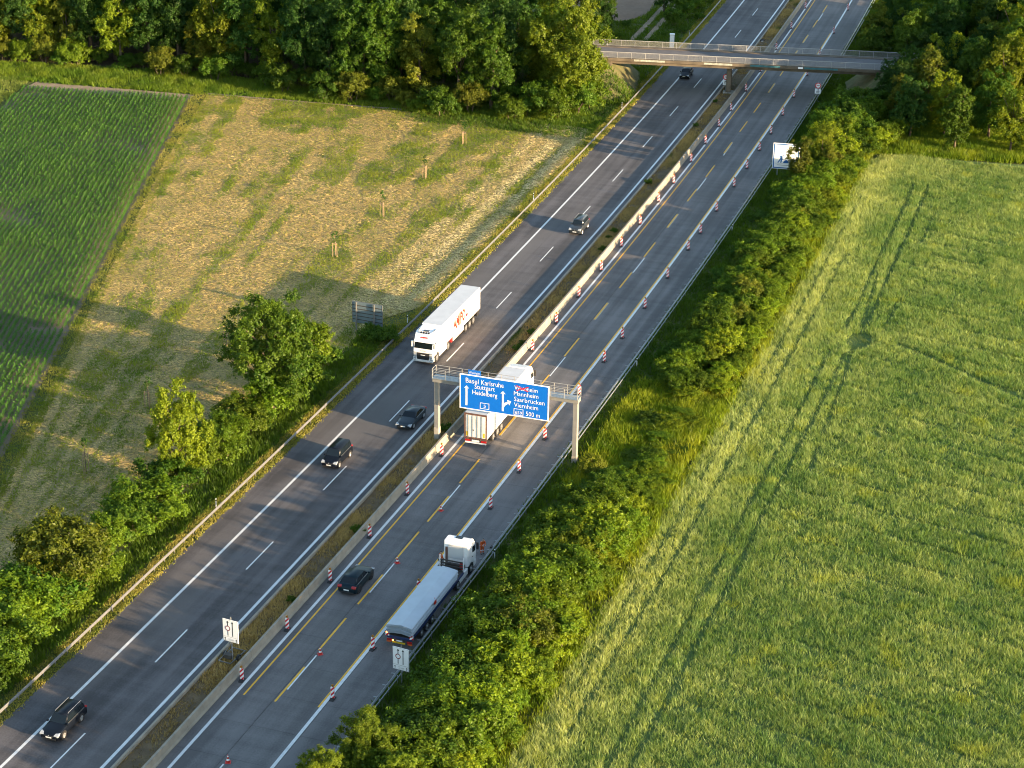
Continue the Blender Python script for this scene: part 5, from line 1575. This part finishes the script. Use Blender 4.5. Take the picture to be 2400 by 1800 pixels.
def make_cab(t, high, name_text=False, deflector=True, col='white', lamps=False, dark_back=False):
    """tractor unit; x = 0 at the front bumper, body towards -x; returns nothing"""
    h = 3.82 if high else 3.55
    prof = [(-.06, .95), (-.02, 1.55), (-.06, 1.92), (-.30, 2.82), (-.38, 2.98), (-.75, h - .18), (-1.15, h), (-2.22, h), (-2.28, 1.0), (-1.0, .95)]
    w = 1.235
    cabm = MB().prism(prof, -w, w).build('cab', M[col], t, bevel=.07, seg=2)
    MB().prism([(0, .30), (.02, .55), (0, .94), (-.55, .94), (-.62, .30)], -w - .002, w + .002).build('bumper', M[col], t, bevel=.06, seg=2)
    g = M['glass']
    def fx(z): return -.06 - (z - 1.92) * .2667
    MB().quad((fx(1.98) + .012, -w + .10, 1.98), (fx(1.98) + .012, w - .10, 1.98), (fx(2.76) + .012, w - .16, 2.76), (fx(2.76) + .012, -w + .16, 2.76)).build('windscreen', g, t)
    MB().prism([(-.20, 2.86), (.02, 2.78), (.03, 2.83), (-.22, 2.99)], -w + .08, w - .08).build('sun_visor', M[col if lamps else 'glass'], t, bevel=.015)
    for sg in (1, -1):
        y = sg * (w + .008)
        MB()._add([(-.30, y, 1.95), (-.44, y, 2.62), (-1.12, y, 2.66), (-1.12, y, 2.08), (-.75, y, 1.98)], [(0, 1, 2, 3, 4)]).build('side_window', g, t)
        MB().prism([(-.24, 1.02), (-.24, 1.86), (-1.24, 1.86), (-1.24, 1.02)], sg * (w + .003), sg * (w + .014)).build('door', M[col], t, bevel=.008)
        MB().box(-1.18, -1.04, *sorted((sg * (w + .016), sg * (w + .04))), 1.62, 1.68).build('door_handle', M['black'], t)
        MB().box(-.30, -.16, *sorted((sg * (w + .10), sg * (w + .32))), 2.02, 2.78).box(-.26, -.20, *sorted((sg * (w - .02), sg * (w + .14))), 2.70, 2.76).build('mirror', M['dirty_white' if lamps else 'black'], t, bevel=.02)
        hd = MB()
        for k in range(4): hd.box(-.02, .028, *sorted((sg * (w - .06), sg * (w - .36))), .62 + k * .24, .80 + k * .24)
        hd.build('headlight', M['lamp_w'], t, bevel=.015)
        MB().box(-.02, .035, *sorted((sg * (w - .12), sg * (w - .42))), .40, .50).build('fog_lamp', M['lamp_w'], t)
        MB().cyl((-1.42, sg * (w - .16), .55), .62, .33, axis='y', n=22).build('wheel_arch', M['black'], t)
        truck_wheel(t, -1.42, sg * (w - .145), sg)
        MB().box(-4.9, -2.25, *sorted((sg * (w - .35), sg * (w - .01))), .34, .98).build('side_skirt', M[col], t, bevel=.03)
        if deflector:
            MB().prism([(-2.29, 1.05), (-2.9, 1.05), (-2.9, h - .10), (-2.29, h - .02)], sg * (w - .05), sg * w).build('side_deflector', M[col], t)
    for k, (z0, z1) in enumerate(((.98, 1.10), (1.14, 1.26), (1.30, 1.42), (.62, .74), (.78, .92))):
        MB().box(-.04, .022, -.72, .72, z0, z1).build('grille_slat', M['black'], t)
    MB().box(-.03, .012, -.78, .78, .58, 1.46).build('grille', M['chassis'], t)
    MB().box(.024, .038, -.28, .28, 1.13, 1.24).build('number_plate', M['plate'], t)
    MB().box(-1.55, -.98, -.36, .36, h - .01, h + .03).build('roof_hatch', M['glass'], t, bevel=.02)
    MB().box(-6.0, -2.2, -.42, .42, .62, .95).build('chassis', M['chassis'], t)
    if lamps:
        for k in range(4):
            MB().cyl((-.72, -.48 + k * .32, h - .06), .11, .10, axis='x', n=14).build('roof_lamp', M['black'], t)
        for sg in (1, -1):
            MB().tube([(-.70, sg * .75, h - .05), (-1.3, sg * .95, h + .06), (-2.0, sg * .95, h + .08)], .035, 6).build('roof_bar', M['alloy'], t)
            MB().cyl((-1.3, sg * .95, h + .10), .05, .2, axis='x', n=10).build('air_horn', M['chassis'], t)
    return h


# ---- white box lorry driving towards the viewer
t = thing('articulated_lorry', 'white articulated lorry with red AMIPOL lettering driving towards the viewer', 'lorry')
h = make_cab(t, True, lamps=True)
# roof fairing between cab and trailer
MB().prism([(-1.25, 3.83), (-2.85, 3.98), (-2.85, 3.6), (-1.25, 3.6)], -1.05, 1.05).build('roof_fairing', M['white'], t, bevel=.06)
TX0, TX1 = -3.0, -16.45
MB().box(TX1, TX0, -1.275, 1.275, 1.12, 3.96).build('trailer_box', M['white'], t, bevel=.03)
MB().box(TX1 + .04, TX0 - .04, -1.22, 1.22, 3.962, 3.985).build('trailer_roof', M['roofwhite'], t)
MB().box(TX1 + .1, TX0 - .5, -.50, .50, .80, 1.118).build('trailer_frame', M['chassis'], t)
for sg in (1, -1):
    for x in (-11.35, -12.66, -13.97): truck_wheel(t, x, sg * 1.10, sg, .50, .36)
    truck_wheel(t, -5.15, sg * 1.06, sg, .52, .40)
    MB().box(-10.6, -6.9, *sorted((sg * 1.16, sg * 1.22)), .48, 1.0).build('side_guard', M['dirty_white'], t, bevel=.01)
    MB().box(-6.7, -6.45, *sorted((sg * .95, sg * 1.2)), .45, 1.1).build('support_leg', M['red'], t)
    MB().box(-14.8, TX0 - .6, *sorted((sg * 1.277, sg * 1.284)), 1.42, 1.48).build('red_line', M['orange_red'], t)
    MB().box(-16.4, -15.4, *sorted((sg * .8, sg * 1.2)), .42, 1.0).build('mudguard', M['black'], t)
# lettering on the side that faces the median (+y of the lorry, left-hand side)
def side_text(body, xa, xb, z, cap, mat, parent, yy, mirror):
    me = text_mesh(body, 0, 1, 0, cap, bold=.045)
    for v in me.vertices:
        v.co = (xa + (xb - xa) * v.co.x, yy, z + v.co.z)
    me.materials.append(mat)
    return put('lettering', me, parent)


for sg in (1, -1):
    yy = sg * 1.283
    if sg == 1: side_text('AMIPO', -6.9, -11.0, 1.85, 1.45, M['orange_red'], t, yy, True)
    else: side_text('AMIPO', -11.6, -7.1, 1.85, 1.45, M['orange_red'], t, yy, False)
    x0 = -11.15 if sg == 1 else -11.75
    lb = MB()
    for k in range(5): lb.box(x0 - 1.9, x0 - .02, *sorted((yy, yy + sg * .004)), 2.46 + k * .17, 2.50 + k * .17)
    lb.box(x0 - .06, x0, *sorted((yy, yy + sg * .004)), 1.95, 3.2)
    lb.build('logo_lines', M['sign_grey'], t)
    MB().box(x0 - .75, x0 - .08, *sorted((yy, yy + sg * .005)), 1.95, 2.36).build('logo_block', M['sign_red'], t)
    MB().box(x0 - 1.15, x0 - .95, *sorted((yy, yy + sg * .005)), 2.02, 2.36).box(x0 - 1.55, x0 - 1.3, *sorted((yy, yy + sg * .005)), 2.02, 2.36).build('logo_small_text', M['sign_grey'], t)
me = text_mesh('AMIPOL', -.5, .5, 3.14, .17, bold=.045)
for v in me.vertices: v.co = (-.36 - (v.co.z - 2.98) * .57 + .02, v.co.x, v.co.z)
me.materials.append(M['orange_red']); put('lettering', me, t)
me = text_mesh('SCANIA', -.36, .36, 1.66, .11)
for v in me.vertices: v.co = (-.012, v.co.x, v.co.z)
me.materials.append(M['sign_black']); put('lettering', me, t)
drive(t, 64.15, -2.28, True)

# ---- white refrigerated lorry driving away under the gantry
t = thing('articulated_lorry', 'white refrigerated lorry with brown door frame driving away under the gantry', 'lorry')
h = make_cab(t, False)
MB().prism([(-1.0, 3.56), (-2.6, 3.92), (-2.6, 3.5), (-1.0, 3.5)], -1.0, 1.0).build('roof_fairing', M['white'], t, bevel=.06)
TX0, TX1 = -2.9, -16.3
MB().box(TX1 + .06, TX0, -1.28, 1.28, 1.02, 3.92).build('trailer_box', M['white'], t, bevel=.03)
for k in range(5): MB().box(TX1 + .1 + k * 2.66, TX1 + .1 + k * 2.66 + 2.62, -1.24, 1.24, 3.921, 3.945).build('roof_panel', M['roofwhite'], t)
for sg in (1, -1):
    MB().box(TX1, TX1 + .07, *sorted((sg * 1.14, sg * 1.30)), .98, 3.96).build('door_frame', M['rust'], t)
    for k in range(5): MB().box(TX1 + 2.7 * k + 2.5, TX1 + 2.7 * k + 2.56, *sorted((sg * 1.281, sg * 1.288)), 1.1, 3.85).build('panel_joint', M['dirty_white'], t)
    d = MB().box(TX1 - .01, TX1 + .055, *sorted((sg * .012, sg * 1.12)), 1.16, 3.74).build('rear_door', M['dirty_white'], t, bevel=.012)
    for q in (.28, .78):
        MB().tube([(TX1 - .05, sg * q, 1.15), (TX1 - .05, sg * q, 3.75)], .022, 6).build('lock_rod', M['steel'], d)
    MB().box(TX1 - .018, TX1 - .012, *sorted((sg * .86, sg * 1.08)), 1.25, 1.78).build('reflector', M['yellowp'], d)
    for x in (-11.4, -12.7, -14.0): truck_wheel(t, x, sg * 1.10, sg, .50, .36)
    truck_wheel(t, -5.05, sg * 1.06, sg, .52, .40)
    MB().box(TX1 - .02, TX1 + .1, *sorted((sg * .62, sg * 1.22)), .62, .84).build('tail_light', M['lamp_r'], t, bevel=.01)
MB().box(TX1, TX1 + .07, -1.13, 1.13, 3.76, 3.955).box(TX1, TX1 + .07, -1.13, 1.13, .98, 1.15).build('door_frame', M['rust'], t)
MB().box(TX1 - .03, TX1 - .015, .18, .30, 1.9, 2.1).build('sticker', M['chassis'], t)
MB().box(TX1 + .02, TX1 + .14, -1.2, 1.2, .40, .55).build('bumper_bar', M['reflex'], t, bevel=.01)
MB().box(TX1 - .01, TX1 + .03, -.42, .42, .64, .84).build('number_plate', M['plate'], t)
MB().box(TX1 + .15, TX0 - .4, -.5, .5, .76, 1.018).build('trailer_frame', M['chassis'], t)
drive(t, 61.4, 11.2, False)

# ---- flatbed lorry parked on the right shoulder, loaded with pale sheets
FX = 20.4
t = thing('flatbed_lorry', 'white flatbed lorry with yellow tail bar parked on the right shoulder', 'lorry')
h = make_cab(t, False, deflector=False)
MB().box(-2.31, -2.283, -.78, .78, 1.75, 3.2).build('back_panel', M['roofwhite'], t, bevel=.02)
MB().box(-2.36, -2.286, .82, 1.05, 1.1, 2.9).build('exhaust_stack', M['rust'], t, bevel=.02)
MB().box(-2.7, -2.35, -1.0, 1.0, .98, 1.35).build('equipment_rack', M['chassis'], t, bevel=.03)
MB().box(-2.9, -2.72, -.95, -.6, .98, 1.8).build('gas_bottle', M['red'], t, bevel=.05)
for sg in (1, -1):
    MB().box(-3.42, -3.30, *sorted((sg * 1.15, sg * 1.25)), .9, 2.55).build('headboard_post', M['white'], t, bevel=.02)
for k in range(4): MB().box(-3.40, -3.32, -1.148, 1.148, 1.1 + .3 * k, 1.22 + .3 * k).build('headboard_board', M['chassis'], t)
for sg in (1, -1):
    truck_wheel(t, -4.95, sg * 1.04, sg, .50, .40)
    for x in (-11.6, -12.9, -14.2): truck_wheel(t, x, sg * 1.08, sg, .48, .38)
    MB().box(-16.4, -3.3, *sorted((sg * 1.16, sg * 1.25)), .92, 1.10).build('side_rail', M['navy'], t)
    MB().cyl((-16.46, sg * 1.16, 1.34), .01, .01, axis='x', n=8).build('bolt', M['steel'], t)
    wb_ = MB().box(-16.50, -16.47, *sorted((sg * .98, sg * 1.36)), 1.02, 1.42).build('warning_board', M['stripe'], t)
    MB().cyl((-16.50, sg * 1.22, 1.36), .075, .05, axis='x', n=14).build('marker_lamp', M['lamp_on' if sg == 1 else 'lamp_r'], t)
    MB().box(-16.52, -16.42, *sorted((sg * .72, sg * 1.22)), .56, .74).build('tail_light', M['lamp_r'], t, bevel=.01)
    MB().box(-16.52, -16.43, *sorted((sg * .80, sg * 1.24)), .40, .52).build('orange_reflector', M['orange'], t)
MB().cyl((-16.54, .60, .66), .07, .04, axis='x', n=14).build('indicator', M['lamp_on'], t)
MB().box(-16.45, -3.3, -1.2, 1.2, 1.0, 1.09).build('load_bed', M['chassis'], t)
MB().box(-16.47, -16.30, -1.22, 1.22, .80, 1.08).build('tail_beam', M['navy'], t, bevel=.02)
MB().box(-16.53, -16.44, -.55, .70, .40, .53).build('yellow_bar', M['yellowp'], t)
MB().box(-16.51, -16.46, -.28, .28, .60, .72).build('number_plate', M['plate'], t)
MB().box(-16.3, -3.3, -.45, .45, .62, .998).build('trailer_frame', M['chassis'], t)
drive(t, FX, 19.22, False)
# sheets: pale folded panels, resting on the bed -> things of their own
SHL = 11.5
def fold(k):
    """cross section of one folded sheet: flat top, sloping wings, short lips"""
    w = 1.24
    pts = [(-w, -.13), (-w + .05, -.08), (-.95, -.02), (-.20, .11), (.75, .02), (w - .05, -.07), (w, -.12)]
    th = .030
    return pts + [(a, b - th) for a, b in reversed(pts)]


for k in range(10):
    z = 1.40 + k * .094
    rr = random.Random(k)
    mb = MB().prism(fold(k), -SHL / 2 + rr.uniform(-.06, .06), SHL / 2 + rr.uniform(-.06, .06), 'x')
    o = mb.build('metal_sheet', M['sheet'])
    o.location = W(FX - 10.70 - (9 - k) * .008 + rr.uniform(-.07, .07), 19.22 + rr.uniform(-.06, .06), z); o.rotation_euler.z = TH(FX - 9.6) + rr.uniform(-.003, .003)
    tag(o, 'pale folded metal sheet on the flatbed lorry, ' + ('topmost of the stack' if k == 9 else 'lowest of the stack' if k == 0 else ORD[9 - k] + ' from the top of the stack'), 'metal sheet', 'metal sheets stacked on the flatbed')
for j, dx in enumerate((-4.2, 0.2, 4.3)):
    o = MB().box(-.06, .06, -.9, .9, 0, .10).build('timber_bearer', M['wood'])
    o.location = W(FX - 10.70 + dx, 19.22, 1.092); o.rotation_euler.z = TH(FX - 9.6)
    tag(o, f'timber bearer under the sheets on the flatbed lorry, {ORD[j]} from the rear', 'timber', 'timbers on the flatbed')
# orange cloth hung on the load's right edge
o = MB()._add([(0, 0, 0), (.5, 0, .02), (.45, -.05, -.32), (.1, -.06, -.38), (-.25, -.03, -.18), (.1, .05, .10), (.45, .18, .13)], [(0, 1, 2, 3, 4), (0, 5, 6, 1)]).build('warning_cloth', M['orange_red'])
o.location = W(9.35, 20.49, 2.10); o.rotation_euler.z = TH(9)
tag(o, 'orange-red warning cloth hanging on the right edge of the sheet stack', 'cloth')


# ================================================================== the two road workers
def skin_body(name, joints, edges, radii, mat, parent):
    me = bpy.data.meshes.new(name)
    me.from_pydata(joints, edges, [])
    o = bpy.data.objects.new(name, me); COL.objects.link(o)
    o.modifiers.new('s', 'SKIN'); o.modifiers.new('d', 'SUBSURF').levels = 1
    for v, r in zip(me.skin_vertices[0].data, radii): v.radius = (r if hasattr(r, '__len__') else (r, r))
    me.skin_vertices[0].data[0].use_root = True
    dg = bpy.context.evaluated_depsgraph_get()
    m2 = bpy.data.meshes.new_from_object(o.evaluated_get(dg))
    bpy.data.objects.remove(o)
    m2.materials.clear(); m2.materials.append(mat)
    for p in m2.polygons: p.use_smooth = True
    return put(name, m2, parent)


def worker(label, x, y, rz, trouser, lean=.10, arms='front'):
    """facing +x in its own frame"""
    t = thing('person', label, 'person', (x, y, 0.006), rz)
    l = lean
    A = [(-.02, 0, .95), (0, 0, 1.15), (l * .5, 0, 1.36), (l * .8, 0, 1.48), (l + .02, 0, 1.60), (l + .05, 0, 1.72),          # pelvis .. head
         (l * .6, .19, 1.42), (l * .4 + .05, .25, 1.16), (l + .22, .14, 1.05), (l + .30, .10, 1.04),                          # left arm
         (l * .6, -.19, 1.42), (l * .4 + .05, -.25, 1.16), (l + .22, -.14, 1.05), (l + .30, -.10, 1.04),                      # right arm
         (0, .10, .88), (.03, .11, .48), (0, .12, .09), (.14, .13, .04), (0, -.10, .88), (-.02, -.11, .48), (-.06, -.12, .09), (.08, -.13, .04)]
    E = [(0, 1), (1, 2), (2, 3), (3, 4), (4, 5), (2, 6), (6, 7), (7, 8), (8, 9), (2, 10), (10, 11), (11, 12), (12, 13), (0, 14), (14, 15), (15, 16), (16, 17), (0, 18), (18, 19), (19, 20), (20, 21)]
    R = [.14, .13, .15, .075, .085, .10, .07, .05, .038, .035, .07, .05, .038, .035, .095, .065, .045, .04, .095, .065, .045, .04]
    skin_body('body', A, E, R, M['skin'], t)
    vj = [(-.02, 0, .92), (0, 0, 1.15), (l * .5, 0, 1.37), (l * .6, .20, 1.42), (l * .4 + .05, .26, 1.17), (l + .14, .18, 1.09), (l * .6, -.20, 1.42), (l * .4 + .05, -.26, 1.17), (l + .14, -.18, 1.09), (l * .75, 0, 1.45)]
    skin_body('jacket', vj, [(0, 1), (1, 2), (2, 3), (3, 4), (4, 5), (2, 6), (6, 7), (7, 8), (2, 9)], [.175, .165, .185, .095, .075, .062, .095, .075, .062, .10], M['orange'], t)
    tj = [(-.02, 0, .94), (0, .10, .86), (.03, .11, .48), (0, .12, .12), (0, -.10, .86), (-.02, -.11, .48), (-.06, -.12, .12)]
    skin_body('trousers', tj, [(0, 1), (1, 2), (2, 3), (0, 4), (4, 5), (5, 6)], [.165, .115, .085, .072, .115, .085, .072], M[trouser], t)
    MB().tube([(-.0, 0, 1.03), (.005, 0, 1.09)], [.184, .182], 14).build('reflective_band', M['reflex'], t)
    for sg in (1, -1):
        sh = MB().box(-.08, .19, -.05, .05, 0, .10).build('shoe', M['black'], t, bevel=.03)
        sh.location = (.0 if sg > 0 else -.05, sg * .125, 0)
        if trouser == 'orange': MB().tube([(.02, sg * .113, .40), (.02, sg * .113, .46)], [.092, .094], 12).build('reflective_band', M['reflex'], t)
    hr = skin_body('hair', [(l + .03, 0, 1.70), (l + .02, 0, 1.765)], [(0, 1)], [.098, .085], M['hair'], t)
    hr.location = (-.012, 0, .02)
    fc = MB()
    for sg in (1, -1): fc.cyl((l + .135, sg * .035, 1.715), .013, .02, axis='x', n=8)
    fc.build('eyes', M['hair'], t)
    MB().prism([(l + .12, 1.70), (l + .165, 1.665), (l + .12, 1.655)], -.014, .014).build('nose', M['skin'], t)
    return t


p = W(22.9, 20.15)
worker('person in orange hi-vis jacket and trousers at the guardrail ahead of the parked lorry', p.x, p.y, TH(22) - 2.2, 'orange', .16)
p = W(18.9, 17.35)
worker('person in orange jacket and dark trousers standing left of the parked lorry cab', p.x, p.y, TH(19) - .6, 'trousers', .05)
o = MB().box(-.16, .16, -.10, .10, 0, .14).tube([(-.1, 0, .14), (-.08, 0, .24), (.08, 0, .24), (.1, 0, .14)], .015, 5).build('tool_bag', M['black'])
o.location = W(23.1, 21.02, .765); o.rotation_euler.z = TH(22)
tag(o, 'small black tool bag lying on the right guardrail beside the person', 'bag')
for o in list(bpy.data.objects):
    if o.type == 'MESH' and not o.data.polygons: print('EMPTY MESH', o.name)
